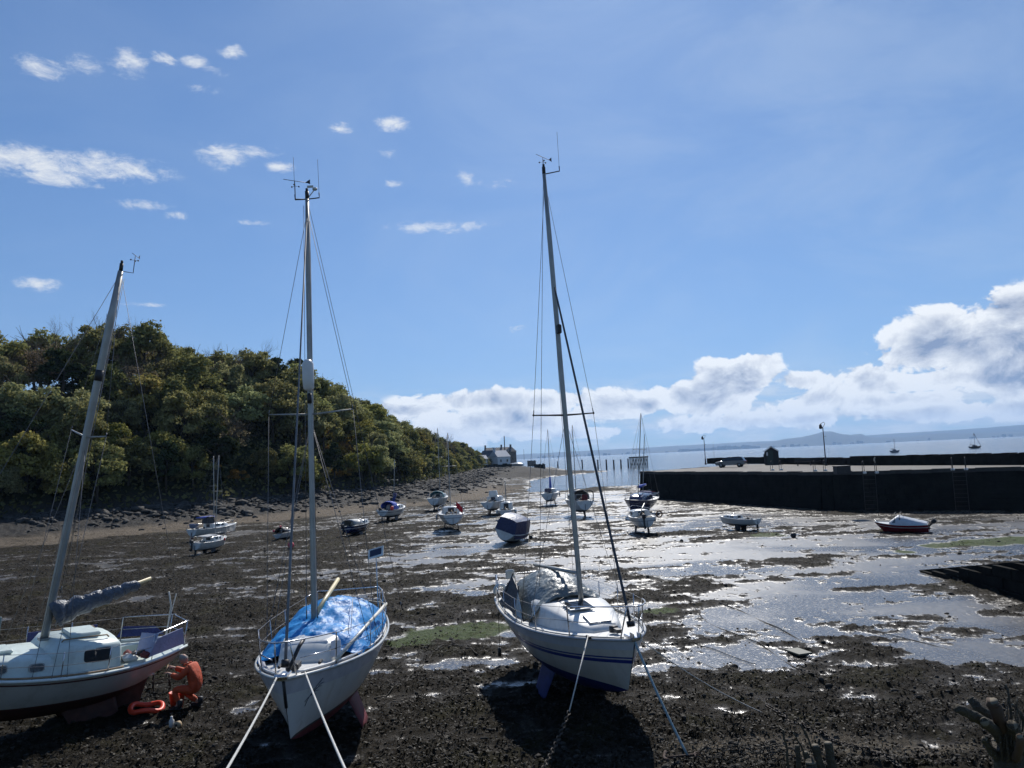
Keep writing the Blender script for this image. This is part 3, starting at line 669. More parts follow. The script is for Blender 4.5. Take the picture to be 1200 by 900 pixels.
for a, b in ((-.85, -.25),):
    for s_ in (1, -1): side_window(HC, a, b, .885 - .07 * max(0, a), .30, .80, s_, hroof=.36 - .1 * max(0, a)).build('window', [glass, dark], C_)
mb = MB()
for k in range(5):
    x = .58 + k * .115; z = HC.deck(x, 0) + .36 - .13 * (x - .4); mb.box((x, -.12, z + .075), (.062, .52, .022), Matrix.Rotation(.13, 3, 'Y'), bev=.004)
mb.build('grille_hatch', glass, C_)
mb = MB()
for k in range(6): x = .525 + k * .115; z = HC.deck(x, 0) + .36 - .13 * (x - .4); mb.box((x, -.12, z + .060), (.05, .58, .02), Matrix.Rotation(.13, 3, 'Y'))
mb.build('hatch_frame', deckm, C_)
mb = MB(); mb.box((1.62, 0, HC.deck(1.62) + .17), (.46, .48, .05), Matrix.Rotation(.2, 3, 'Y'), bev=.015); mb.build('fore_hatch', mat('smoked hatch', (.18, .20, .22), .2), C_)
mb = MB(); mb.tube([(2.55, .0, HC.deck(2.55)), (2.55, 0, HC.deck(2.55) + .12)], .09, 10); mb.build('windlass', dark, C_); mb = MB(); mb.box((2.75, 0, HC.deck(2.75) + .05), (.18, .10, .07)); mb.build('chain_pipe', dark, C_); mb = MB(); mb.box((2.72, -.60, HC.zs(.88) + .04), (.2, .05, .05), bev=.01); mb.build('cleat', dark, C_)
mb = MB(); mb.box((3.45, 0, HC.zs(1) + .035), (.42, .16, .06), bev=.01); mb.box((3.62, .07, HC.zs(1) + .09), (.16, .02, .1)); mb.box((3.62, -.07, HC.zs(1) + .09), (.16, .02, .1)); mb.build('bow_roller', steel, C_)
# mast and rig
mbase = Vector((.42, .10, HC.deck(.42) + .36)); mtop = Vector((.16, -.06, 12.45)); spar_mast(C_, mbase, mtop, .078)
MC = lambda t: mbase.lerp(mtop, t)
for s_ in (1, -1):
    r0 = MC(.42); tip = r0 + Vector((-.08, .74 * s_, .03)); mb = MB(); mb.tube([r0, tip], [.026, .016], 6); mb.ball(tip, .028, 6, 5); mb.build('spreader', dark, C_)
    cp = HC.pt(.50, HC.zs(.50), s_, -.08); wires(C_, [(MC(.985), tip), (tip, cp)], .0055); wires(C_, [(MC(.41), HC.pt(.56, HC.zs(.56), s_, -.1))], .0055)
stem = HC.pt(1, HC.zs(1)) + Vector((-.08, 0, .05))
fs = MC(.735); mb = MB(); mb.tube([stem.lerp(fs, .035), stem.lerp(fs, .06), stem.lerp(fs, .93), fs], [.030, .030, .024, .016], 8); mb.build('furled_forestay', mat('furled grey sail', (.05, .055, .065), .7, var=.3), C_)
mb = MB(); mb.tube([stem.lerp(fs, .022), stem.lerp(fs, .034)], .075, 12); mb.build('furler_drum', dark, C_)
wires(C_, [(MC(1), HC.pt(.01, HC.zs(.01)) + Vector((0, 0.3, 0)))], .0055, 'backstay')
wires(C_, [(MC(.99) + Vector((-.03, -.02, 0)), mbase + Vector((-1.2, -.62, .05)))], .006, 'halyard')
masthead_vane(C_, mtop, fwd=-.02, flip=-1); aerial(C_, mtop, .9, (-.05, .42, .12))
mb = MB(); mb.box(MC(.62) + Vector((.1, 0, 0)), (.14, .1, .22), bev=.02); mb.build('steaming_lamp', dark, C_)
mb = MB(); mb.tube([mbase + Vector((-.05, 0, .65)), Vector((-2.9, 0, mbase.z + .48))], .045, 8); mb.build('boom', alu, C_)
ta, tb = pulpit(C_, HC, .80, .6); pa, pb = pushpit(C_, HC, .12, .6)
stanchions(C_, HC, (.30, .46, .63), 1, .56, ends=(pa, ta)); stanchions(C_, HC, (.30, .46, .63), -1, .56, ends=(pb, tb))
def zC(x, t):
    k = max(0, 1 - ((x + 1.35) / 1.65) ** 2) ** .55; return -.02 + (.86 * k + .05) * (1 - abs(t) ** 2.4) + (.10 if x > -.2 else 0)
draped(HC, -2.95, .12, lambda x: 1.02 + .05 * sin(x * 4), zC, seed=3, crump=.035, name='cockpit_sheet', m=cover_s, parent=C_)
mb = MB(); z0 = HC.deck(-1.7, .9)
mb.add([(-2.75, -1.03, z0 + .03), (-1.0, -1.09, z0 + .02), (-.85, -1.02, z0 + .60), (-1.9, -.88, z0 + .80), (-2.6, -.90, z0 + .42)], [(0, 1, 2, 3, 4)]); mb.add([(-.98, -1.10, z0 + .03), (-.30, -1.09, z0 + .02), (-.83, -1.05, z0 + .56)], [(0, 1, 2)], 1)
o = mb.build('spray_dodger', [mat('dark dodger cloth', (.035, .05, .07), .5, bump=.6, bscale=8), mat('pale torn sheet', (.55, .58, .56), .45, bump=.8, bscale=9)], C_); o.modifiers.new('t', 'SOLIDIFY').thickness = .01
mb = MB()
for a, b in (((-2.75, -1.0, z0 + .0), (-1.9, -.86, z0 + .86)), ((-.25, -1.1, z0), (-1.4, -.95, z0 + .86)), ((-.25, -1.1, z0), (.25, -.25, z0 + .52)), ((-.9, -1.06, z0 + .05), (-.9, -1.0, z0 + .70))): mb.tube([a, b], .016, 6)
mb.build('hood_frame', dark, C_)
mb = MB(); mb.box((-3.45, -.55, HC.deck(-3.4) + .55), (.10, .24, .26), bev=.03); mb.build('outboard_bracket_box', cream, C_)
mb = MB(); c = Vector((-3.42, -.86, HC.deck(-3.4) + .16)); mb.tube([c + Vector((.02 * sin(a), .15 * cos(a), .15 * sin(a))) for a in [radians(k) for k in range(-30, 215, 22)]], .045, 8); mb.build('horseshoe_buoy', white, C_)
place(C_, Vector((1.16, 17.95, -.10)), radians(-75), radians(-.5), radians(.5))

for s_ in (1, -1):
    for u in (.33, .66): mb = MB(); q = HC.pt(u, HC.zs(u), s_, -.09); mb.tube([q + Vector((-.09, 0, .05)), q + Vector((.09, 0, .05))], .012, 6); mb.tube([q, q + Vector((0, 0, .05))], .014, 6); mb.build('fairlead', steel, C_)
mb = MB(); q = HC.pt(.04, 1.62, -1, .004); mb.box(q, (.10, .03, .06)); mb.build('exhaust_outlet', dark, C_)
# ---------------- middle yacht with blue tarpaulin
B_ = empty('sailing_yacht', (0, 0, 0), label='white yacht with crimson keels under a crumpled bright blue tarpaulin', cat='yacht')
HB = Hull(7.0, 2.46, .93, 1.78, .52, bow=.26, stern=.04, tr=.66, rake=.55, full=.44, rk_st=.25)
HB.mesh([('w', .93, 0), ('w', .98, 2), ('s', .33, 1), ('s', .27, 1), ('s', 0, 3)]).build('hull', [redaf, white, mat('thin black boot line', (.03, .03, .035), .4), mat('grey topside band', (.50, .50, .52), .35)], B_)
HB.deck_mesh(well=(-3.0, -1.2, .4, .6)).build('deck', deckm, B_)
HB.rail(.028, -.0).build('gunwale', white, B_); HB.rail(.05, .012, .05, .93, inset=.13).build('deck_edge_stripe', greyd, B_); HB.rail(.017, .06, .12, .96, inset=.06).build('toe_rail', mat('white toe rail', (.7, .7, .68), .4), B_)
for s_ in (1, -1): foil(-.25, .50 * s_, .72, 0.0, 1.0, .72, .06, cant=.26 * s_, rakex=-.1).build('keel', redaf, B_)
foil(-3.0, 0, .98, .28, .40, .34, .035).build('rudder', redaf, B_)
mb = MB(); mb.tube([HB.pt(1, z) + Vector((.012, 0, 0)) for z in (1.55, 1.75, 2.0)], .028, 6); mb.build('stem_band', dark, B_)
roof_mesh(HB, [-1.15, -1.1, -.4, .3, .9, 1.4, 1.75, 1.95], [.84, .85, .86, .82, .72, .60, .52, .46], [.36, .42, .42, .40, .36, .31, .25, .02]).build('coachroof', white, B_)
mbase = Vector((.3, -.12, HB.deck(.3) + .38)); mtop = Vector((-.18, 0.02, 11.55)); spar_mast(B_, mbase, mtop, .082); MBm = lambda t: mbase.lerp(mtop, t)
for s_ in (1, -1):
    r0 = MBm(.475); tip = r0 + Vector((-.05, .9 * s_, .06)); mb = MB(); mb.tube([r0, tip], [.026, .015], 6); mb.build('spreader', alu, B_)
    cp = HB.pt(.53, HB.zs(.53), s_, -.08); wires(B_, [(MBm(.97), tip), (tip, cp)], .0055); wires(B_, [(MBm(.46), HB.pt(.47, HB.zs(.47), s_, -.08)), (MBm(.46), HB.pt(.6, HB.zs(.6), s_, -.08))], .0055)
stem = HB.pt(1, HB.zs(1)) + Vector((-.10, 0, .05)); fs = MBm(.955) + Vector((.06, 0, 0)); mb = MB(); mb.tube([stem.lerp(fs, .02), stem.lerp(fs, .05), stem.lerp(fs, .5), fs], [.026, .026, .019, .015], 8); mb.build('furled_forestay', mat('furled grey blue sail', (.15, .155, .165), .6, var=.3), B_)
mb = MB(); mb.tube([stem.lerp(fs, .012), stem.lerp(fs, .024)], .07, 12); mb.build('furler_drum', dark, B_)
wires(B_, [(MBm(1), HB.pt(.01, HB.zs(.01)) + Vector((0, .5, 0)))], .0055, 'backstay'); wires(B_, [(MBm(.98) + Vector((.09, .05, 0)), mbase + Vector((.12, .1, .2))), (MBm(.98) + Vector((.09, -.06, 0)), mbase + Vector((.12, -.12, .2)))], .006, 'halyard')
mb = MB(); c = MBm(.565) + Vector((.20, 0, 0)); mb.tube([c - Vector((0, 0, .33)), c - Vector((0, 0, .28)), c - Vector((0, 0, .1)), c + Vector((0, 0, .24)), c + Vector((0, 0, .33))], [.07, .115, .125, .125, .07], 12); mb.box(c - Vector((.13, 0, 0)), (.12, .08, .2)); mb.build('radar_reflector', mat('off white plastic', (.62, .62, .60), .45, var=.03), B_)
mb = MB(); mb.tube([MBm(.50) + Vector((.10, 0, 0)), MBm(.523) + Vector((.10, 0, 0))], .05, 8); mb.build('steaming_lamp', dark, B_)
masthead_vane(B_, mtop, fwd=.0, side=-.26, flip=-1.2); aerial(B_, mtop, .8, (0, .27, .02)); aerial(B_, mtop, .9, (0, -.27, .0))
mb = MB(); t = mtop + Vector((0, .16, .2)); mb.tube([mtop, t], .012, 5); mb.ball(t + Vector((0, .02, .03)), (.05, .06, .04), 8, 6); mb.box(t + Vector((0, -.08, .09)), (.02, .14, .05)); mb.build('wind_sensor', mat('pale plastic', (.5, .5, .46), .5), B_)
mb = MB(); mb.tube([mbase + Vector((-.08, .02, .25)), mbase + Vector((-2.45, .10, .62))], [.05, .045], 8); mb.build('boom', yelw, B_)
def wT(x): return min(1.13, HB.b(HB.uof(x)) * .98)
def zT(x, t):
    a = abs(t); k = .50 + .22 * exp(-((x + .9) / 1.0) ** 2) - .12 * max(0, x) ; k *= 1 if x < 1.2 else max(.0, 1 - (x - 1.2) / .5) * .9 + .1
    if x < -2.4: k *= max(.35, 1 - (-2.4 - x) / .9)
    return .02 + k * (1 - a ** 3.2) * (1 - .18 * a)
tarp = mat('blue tarpaulin', (.018, .22, .54), .46, var=.2, vscale=3, bump=.45, bscale=10, spec=.22)
draped(HB, -3.2, 1.55, wT, zT, 80, 44, seed=12, crump=.055, name='tarpaulin', m=tarp, parent=B_)
mb = MB()
for x in (-2.6, -1.6, -.6, .5, 1.2):
    for s_ in (1, -1): mb.tube([(x, s_ * wT(x) * .98, HB.deck(x, wT(x)) + .04), (x + .25, s_ * (HB.b(HB.uof(x + .25)) - .04), HB.zs(HB.uof(x)) + .03)], .006, 4)
mb.tube([(-2.6, 1.0, HB.deck(-2.6) + .3), (-.6, .55, HB.deck(-.6) + .78), (1.1, .75, HB.deck(1.1) + .35)], .008, 4); mb.build('tie_cord', rope_w, B_)
mb = MB(); mb.box((1.72, -.05, HB.deck(1.7) + .19), (.05, 1.0, .40), Matrix.Rotation(-.35, 3, 'Y'), bev=.02) if False else mb.box((1.72, -.02, HB.deck(1.7) + .16), (.05, .85, .33), Matrix.Rotation(-.45, 3, 'Y'), bev=.02); mb.box((1.74, .56, HB.deck(1.7) + .16), (.05, .18, .30), Matrix.Rotation(-.35, 3, 'Y'), bev=.01); mb.build('front_board', mat('light grey board', (.55, .57, .60), .5), B_)
mb = MB(); mb.box((2.72, 0, HB.deck(2.7) + .06), (.28, .22, .12), bev=.02); mb.build('windlass', dark, B_)
for cx, cy in ((2.3, .38), (2.45, -.3)): mb = MB(); mb.box((cx, cy, HB.deck(cx) + .03), (.2, .05, .05), bev=.01); mb.build('cleat', dark, B_)
mb = MB(); mb.box((3.42, 0, HB.zs(1) + .04), (.46, .15, .05), bev=.01); mb.tube([(3.62, .1, HB.zs(1) + .07), (3.62, -.1, HB.zs(1) + .07)], .05, 8); mb.build('bow_roller', steel, B_)
mb = MB(); mb.tube([(3.25, 0, HB.zs(.97) + .03), (2.9, .15, HB.zs(.95) + .42), (2.75, .2, HB.zs(.93) + .52)], .034, 7); mb.build('anchor_stock', dark, B_)
mb = MB(); mb.tube([(2.35, .68, HB.zs(.85) + .10), (-1.6, 1.15, HB.zs(.3) + .50)], .034, 8); mb.build('spinnaker_pole', yelw if False else mat('cream pole', (.62, .60, .52), .4), B_)
ta, tb = pulpit(B_, HB, .83, .58); pa, pb = pushpit(B_, HB, .10, .60)
stanchions(B_, HB, (.28, .44, .62), 1, .56, ends=(pa, ta)); stanchions(B_, HB, (.28, .44, .62), -1, .56, ends=(pb, tb))
mb = MB(); p = Vector((-3.1, .78, HB.deck(-3.1))); q = p + Vector((-.05, .0, 1.45)); mb.tube([p, q], .014, 6); mb.build('panel_pole', steel, B_)
mb = MB(); R_ = Matrix.Rotation(.85, 3, 'Y') @ Matrix.Rotation(.35, 3, 'X'); mb.box(q, (.28, .42, .025), R_, mi=1); mb.box(q + R_ @ Vector((0, 0, .016)), (.19, .32, .01), R_, mi=0); mb.build('solar_panel', [mat('solar cells', (.015, .02, .05), .2, spec=.6), white], B_)
mb = MB()
for k, (dx, dz, ln) in enumerate(((0, 0, .34), (-.10, .05, .30), (-.20, .12, .24), (-.30, .18, .18))):
    for j in range(2):
        pts = []
        for t in np.linspace(0, 1, 7):
            xx = 2.95 + dx - ln * t * .9 - j * .03; zz = 1.50 + dz + ln * (.75 * t - .62 * t * t) + .03 * j; u = HB.uof(xx + .12); pts.append(HB.pt(u, zz, 1, .010))
        mb.tube(pts, [.003, .005, .006, .006, .005, .004, .002], 4)
        break
pts = [HB.pt(HB.uof(2.95 - .36 * t + .1), 1.42 + .38 * t ** .7, 1, .010) for t in np.linspace(0, 1, 8)]; mb.tube(pts, .005, 4)
mb.build('hull_emblem', mat('slate decal', (.08, .09, .13), .5), B_)
place(B_, Vector((-4.15, 16.35, 0)), radians(-86.5), radians(-.5), radians(1.4))

# ---------------- left yacht
A_ = empty('sailing_yacht', (0, 0, 0), label='mint green decked white yacht leaning over, grey sail cover on its raised boom', cat='yacht')
HA = Hull(5.9, 2.36, .86, 1.50, .42, bow=.32, stern=.10, tr=.34, rake=1.2, tail=.2, tuck=1.12, full=.50, rk_st=.55)
HA.mesh([('w', .86, 0), ('w', .90, 2), ('s', .10, 1), ('s', .06, 2), ('s', 0, 1)]).build('hull', [brownaf, white, mat('brown boot line', (.10, .04, .03), .5)], A_)
HA.deck_mesh(well=(-2.2, -1.3, .46, .5)).build('deck', pale, A_)
HA.rail(.034, .012, n=36).build('gunwale', mat('mint white capping', (.62, .68, .65), .4), A_); HA.rail(.022, .06, .3, .9, inset=.06).build('toe_rail', teak, A_)
for s_ in (1, -1): foil(-.75, .36 * s_, .75, -.05, 1.25, .95, .06, cant=.16 * s_, rakex=-.35).build('keel', brownaf, A_)
foil(-1.95, 0, 1.05, .1, .75, .6, .045, rakex=.15).build('rudder', brownaf, A_)
roof_mesh(HA, [-1.25, -1.2, -.6, .05, .2], [.76, .78, .80, .80, .78], [.42, .48, .50, .50, .30]).build('doghouse', pale, A_)
roof_mesh(HA, [.0, .1, .8, 1.5, 2.0, 2.2], [.80, .80, .74, .62, .48, .42], [.28, .30, .29, .26, .20, .02]).build('coachroof', pale, A_)
side_window(HA, -1.02, -.42, .795, .30, .86, 1, hroof=.50).build('window', [glass, alu], A_); side_window(HA, -1.02, -.42, .795, .30, .86, -1, hroof=.50).build('window', [glass, alu], A_)
for a in (.32, 1.0):
    for s_ in (1, -1): side_window(HA, a, a + .30, .79 - .05 * (a - .3) * 1.6, .30, .80, s_, hroof=.29).build('window', [glass, alu], A_)
mb = MB(); mb.box((-.60, .0, HA.deck(-.6) + .60), (.62, .62, .09), bev=.02); mb.build('sliding_hatch', pale, A_)
mb = MB(); mb.box((1.05, 0, HA.deck(1.05) + .34), (.5, .5, .08), bev=.02); mb.build('fore_hatch', pale, A_)
mb = MB()
for y in (.42, -.42): mb.tube([(-1.05, y, HA.deck(-.6) + .53)] + arc([(-1.0, y, HA.deck(-.6) + .58), (-.6, y, HA.deck(-.6) + .585), (-.1, y, HA.deck(-.6) + .58)], 3) + [(-.05, y, HA.deck(-.6) + .52)], .016, 6)
mb.build('grab_rail', teak, A_)
mb = MB(); random.seed(5)
for k in range(9):
    c = Vector((-1.35 - random.uniform(0, .7), random.uniform(.2, .85), HA.deck(-1.3) + random.uniform(.0, .14))); mb.ball(c, (random.uniform(.07, .16), random.uniform(.07, .14), random.uniform(.05, .1)), 8, 6, mi=k % 3, jit=.25)
mb.build('cockpit_clutter', [dark, mat('white bundled cloth', (.7, .7, .66), .8), mat('dark red cloth', (.15, .03, .03), .8)], A_)
mb = MB(); mb.box((1.75, .32, HA.deck(1.75) + .66), (1.25, .035, .80), Matrix.Rotation(-.02, 3, 'X'), bev=.012); mb.build('plywood_board', mat('grey green painted board', (.27, .33, .31), .7, var=.08), A_)
mbase = Vector((.15, 0, HA.deck(.15) + .50)); mtop = Vector((-.40, 0, 10.45)); spar_mast(A_, mbase, mtop, .088); MA = lambda t: mbase.lerp(mtop, t)
mb = MB(); mb.tube([MA(.69), MA(.72)], .094, 10, sy=.74); mb.build('mast_band', dark, A_)
for s_ in (1, -1):
    r0 = MA(.535); tip = r0 + Vector((-.03, 1.02 * s_, .10)); mb = MB(); mb.tube([r0, tip], [.026, .015], 6); mb.build('spreader', alu, A_)
    cp = HA.pt(.55, HA.zs(.55), s_, -.05); wires(A_, [(MA(.985), tip), (tip, cp)], .0055); wires(A_, [(MA(.53), HA.pt(.50, HA.zs(.5), s_, -.05)), (MA(.53), HA.pt(.61, HA.zs(.61), s_, -.05))], .0055)
wires(A_, [(MA(.99), HA.pt(1, HA.zs(1)))], .006, 'forestay'); wires(A_, [(MA(1), HA.pt(.0, HA.zs(0)))], .0055, 'backstay'); wires(A_, [(MA(.98) + Vector((-.1, .04, 0)), MA(.12) + Vector((-.12, .05, 0))), (MA(.98) + Vector((-.1, -.06, 0)), MA(.02) + Vector((-.3, -.3, 0)))], .006, 'halyard')
masthead_vane(A_, mtop, fwd=-.28, flip=.9)
b0 = MA(.065) + Vector((-.10, 0, 0)); b1 = b0 + Vector((-2.05, .0, .62)); mb = MB(); mb.tube([b0, b1], .045, 8); mb.build('boom', yelw, A_)
mb = MB(); pts = []; rs = []
for i in range(25):
    t = i / 24; pts.append(b0.lerp(b1, t * .88) + Vector((0, .02 * sin(i * 1.9), -.03 + .02 * sin(i * 1.3)))); rs.append((.29 - .17 * t) * (1 + .10 * sin(i * 2.3)) * (.5 if i in (24,) else 1) * (1.15 if i < 3 else 1))
mb.tube(pts, rs, 14, sy=.62); mb.build('sail_cover', cover_g, A_)
mb = MB(); zz = HA.deck(-2.5, .5)
mb.add([(-1.80, .92, zz + .05), (-1.95, .92, zz + .46), (-2.68, .62, zz + .54), (-2.82, .52, zz + .12)], [(0, 1, 2, 3)]); mb.add([(-1.80, .92, zz + .05), (-1.95, .92, zz + .56), (-1.75, .5, zz + .52), (-1.65, .55, zz + .05)], [(0, 1, 2, 3)])
o = mb.build('cockpit_dodger', lilac, A_); o.modifiers.new('t', 'SOLIDIFY').thickness = .012
mb = MB(); mb.add([(-1.8, -.92, zz + .05), (-1.95, -.92, zz + .30), (-2.6, -.62, zz + .30), (-2.8, -.52, zz + .10)], [(0, 1, 2, 3)]); o = mb.build('cockpit_dodger', cover_n, A_); o.modifiers.new('t', 'SOLIDIFY').thickness = .012
mb = MB(); mb.box((-.6, -1.0, HA.deck(-.6, .9) + .30), (1.5, .02, .32)); mb.build('weather_cloth', cover_n, A_)
pa, pb = pushpit(A_, HA, .18, .6); ta, tb = pulpit(A_, HA, .84, .55)
stanchions(A_, HA, (.36, .52, .70), 1, .56, ends=(pa, ta)); stanchions(A_, HA, (.36, .52, .70), -1, .56, ends=(pb, tb))
mb = MB(); p = Vector((-2.6, .0, HA.deck(-2.6))); mb.tube([p, p + Vector((-.02, .02, .9)), p + Vector((.06, -.02, 1.25))], .02, 6); mb.tube([p + Vector((.05, 0, 0)), p + Vector((-.10, .04, 1.2))], .012, 5); mb.build('mooring_bundle', rope_w, A_)
place(A_, Vector((-10.75, 17.3, -.04)), radians(-130), radians(-4.0), radians(-7.5))
# ================================================================== smaller boats on the mud
def small(px, py, L, B, yaw, label, hull=('w',), cat='boat', hd=1.25, zw=.62, zc=.35, af=None, top=None, keel=True, cabin=None, mastpx=None, mast_x=.12, lean=(0, 0), heel=0, pitch=0, z=0, tr=.7, rudder=True, well=True, group=None, boomcov=None, outboard=False, name='boat', rails=True, stripe=None, rake=.5, cabm=None, spread=True, k=1.0):
    if mastpx: mastpx = mastpx / k
    p = gnd(px, py, z); R0 = empty(name, (0, 0, 0), label=label, cat=cat, group=group)
    H = Hull(L, B, zw, hd, zc, bow=.2, stern=.04, tr=tr, rake=rake, full=.42)
    m_top = top or white; m_af = af or blackaf; bands = [('w', zw, 0), ('s', .30, 1), ('s', .24, 2), ('s', 0, 1)]
    H.mesh(bands, n=16, under=5).build('hull', [m_af, m_top, stripe or m_top], R0)
    H.deck_mesh(well=(-L * .43, -L * .1, B * .28, .4) if well else None, n=18).build('deck', deckm, R0)
    H.rail(.03, .0, n=16).build('gunwale', stripe or m_top, R0)
    if keel:
        for s_ in (1, -1): foil(-.05 * L, .22 * B * s_, zc + .22, 0, L * .17, L * .13, .05, cant=.06 * B * s_).build('keel', m_af, R0)
    if rudder: foil(-L / 2 + .08, 0, hd - .25, .12, .34, .30, .03).build('rudder', m_af, R0)
    if cabin:
        x0, x1, w, h = cabin; xs = [x0, x0 + .04, lerp(x0, x1, .35), lerp(x0, x1, .65), lerp(x0, x1, .88), x1]
        roof_mesh(H, xs, [w * k for k in (.96, 1, 1, .95, .8, .6)], [h * k for k in (.9, 1, 1, .9, .6, .05)]).build('cabin', cabm or m_top, R0)
        for s_ in (1, -1): side_window(H, lerp(x0, x1, .12), lerp(x0, x1, .38), w, .35, .85, s_, hroof=h).build('window', [glass, dark], R0); side_window(H, lerp(x0, x1, .45), lerp(x0, x1, .62), w * .97, .35, .8, s_, hroof=h * .92).build('window', [glass, dark], R0)
        mb = MB(); mb.box((x0 - .012, 0, H.deck(x0) + h * .48), (.02, .5, h * .8)); mb.build('companionway', dark, R0)
    if mastpx:
        hgt = mastpx * p.y / FPX; b = Vector((mast_x * L, 0, H.deck(mast_x * L) + (cabin[3] if cabin else 0) - .02)); t = Vector((b.x + lean[0], lean[1], hgt)); spar_mast(R0, b, t, .055, n=8)
        wr = [(t.lerp(b, .03), H.pt(1, H.zs(1)))]; wires(R0, wr, .011, 'forestay')
        wires(R0, [(t, H.pt(0, H.zs(0)))], .010, 'backstay')
        for s_ in (1, -1):
            r = b.lerp(t, .55); tip = r + Vector((0, .62 * s_, 0))
            if spread: mb = MB(); mb.tube([r, tip], .02, 5); mb.build('spreader', alu, R0)
            wires(R0, [(t, tip), (tip, H.pt(.55, H.zs(.55), s_))], .009)
        if boomcov:
            a = b.lerp(t, .09); e = a + Vector((-L * .38, 0, .1)); mb = MB(); mb.tube([a, a.lerp(e, .2), a.lerp(e, .7), e], [.10, .15, .10, .05], 8); mb.build('sail_cover', boomcov, R0); mb = MB(); mb.tube([a - Vector((0, 0, .12)), e - Vector((.15, 0, .10))], .035, 6); mb.build('boom', alu, R0)
    if outboard:
        mb = MB(); x = -L / 2 - .16; y = .28 if keel else 0; mb.box((x - .05, y, hd + .18), (.36, .28, .34), bev=.05); mb.box((x, y, hd - .3), (.12, .12, .75)); mb.box((x - .04, y, hd - .70), (.34, .05, .2)); mb.tube([(x - .16, y, hd - .68), (x - .2, y, hd - .68)], [.12, .1], 8); mb.build('outboard_motor', dark, R0)
    if rails:
        mb = MB()
        for s_ in (1, -1):
            pts = [H.pt(u, H.zs(u), s_, -.04) + Vector((0, 0, .48)) for u in (.02, .3, .55, .8)] + [H.pt(1, H.zs(1)) + Vector((.05, 0, .5))]; mb.tube(pts, .012, 5)
            for u in (.02, .3, .55, .8): q = H.pt(u, H.zs(u), s_, -.04); mb.tube([q, q + Vector((0, 0, .48))], .012, 5)
        mb.build('guard_rail', steel, R0)
    if well:
        rg_ = random.Random(int(px * 7 + py)); mb = MB()
        for q_ in range(5): mb.ball((-L * rg_.uniform(.14, .40), rg_.uniform(-.2, .2) * B, hd - .05 + rg_.uniform(0, .22)), (rg_.uniform(.10, .24), rg_.uniform(.08, .2), rg_.uniform(.07, .18)), 7, 5, mi=q_ % 2, jit=.25)
        mb.build('cockpit_gear', [dark, mat('faded gear cloth', (.20, .19, .17), .8, var=.4)], R0)
        mb = MB(); mb.tube([(-L / 2 + .05, 0, hd + .12), (-L * .28, rg_.uniform(-.15, .15), hd + .32)], .022, 5); mb.build('tiller', teak, R0)
        mb = MB(); s2 = rg_.choice((1, -1)); q = H.pt(.42, H.zs(.42), s2, .09); mb.tube([q + Vector((0, 0, -.05)), q + Vector((0, 0, -.5))], [.08, .08], 8); mb.tube([q, q + Vector((0, -s2 * .1, .12))], .012, 4); mb.build('hull_fender', mat('scuffed fender', (.35, .35, .34), .6, var=.2), R0)
    # centre the model over the pixel
    place(R0, Vector((p.x, p.y, z)), radians(yaw), radians(pitch), radians(heel)); R0.matrix_world = R0.matrix_world @ Matrix.Scale(k, 4); return R0, H
def hood(R0, H, x0, x1, w, h, m, name='spray_hood', frm=True):
    rows = []
    for x, k in ((x0, .92), (lerp(x0, x1, .3), 1.0), (lerp(x0, x1, .7), .95), (x1, .12)):
        rows.append([Vector((x, w * cos(a), H.deck(x) + h * k * sin(a) ** .6 if 0 < a < pi else H.deck(x))) for a in np.linspace(0, pi, 11)])
    mb = MB(); mb.grid(rows); o = mb.build(name, m, R0); o.modifiers.new('t', 'SOLIDIFY').thickness = .015; return o
# the pair by the beach
b, H = small(252, 632, 6.6, 2.3, 66, 'white motor sailer with dark wheelhouse and rolled blue sail, far one of the left pair', mastpx=96, cabin=(-1.0, 1.6, .8, .45), top=white, af=mat('oxblood antifoul', (.06, .015, .02), .6), boomcov=cover_b, hd=1.35, mast_x=-.02, k=0.74)
mb = MB(); mb.box((-.95, 0, H.deck(-.9) + .85), (.9, 1.1, .75), top=.86, bev=.04); mb.build('wheelhouse', dark, b)
mb = MB(); mb.tube([(-3.0, .6, 1.9), (-3.0, -.6, 1.9)], .12, 8); mb.box((-3.05, 0, 1.75), (.4, .9, .5), bev=.1); mb.build('stern_locker', mat('grey tarp bundle', (.18, .19, .24), .7, bump=.8, bscale=8), b)
b, H = small(247, 648, 5.2, 2.0, 76, 'small white yacht with outboard and stubby black keels, near one of the left pair', mastpx=112, cabin=(-.5, 1.5, .7, .42), outboard=True, lean=(.05, -.05), hd=1.3, zw=.6, heel=3, k=0.66)
mb = MB(); mb.box((-.6, 0, H.deck(-.5) + .50), (1.9, 1.2, .05), bev=.01); mb.build('cabin_roof', mat('pale roof', (.5, .5, .48), .5), b)
mb = MB(); mb.tube([(.9, -.95, 1.5), (.9, -.97, 1.2)], .07, 8); mb.build('fender', fend_r, b)
b, H = small(335, 632, 4.8, 1.9, 80, 'small dinghy cruiser with grey hull and two pink buoys hung at the stern', mastpx=None, cabin=(-.2, 1.5, .65, .35), af=blackaf, top=mat('dirty grey white hull', (.42, .42, .40), .5), keel=False, hd=.95, zw=.35, zc=.0, rudder=False, heel=-7, k=0.55)
mb = MB(); mb.ball((-1.9, .7, 1.5), .17, 10, 8); mb.build('pink_buoy', pinkb, b); mb = MB(); mb.ball((-1.7, -.3, 1.95), .17, 10, 8); mb.build('pink_buoy', pinkb, b)
mb = MB()
for y in (-.75, .75): mb.tube([(-2.1, y * .9, .9), (-1.7, y * .8, 2.3)], .03, 5)
mb.tube([(-2.1, .6, 1.55), (-2.1, -.6, 1.55)], .03, 5); mb.build('stern_frame', dark, b); hood(b, H, -1.7, .0, .72, .85, mat('dark wheelhouse canvas', (.02, .022, .03), .6), 'canopy')
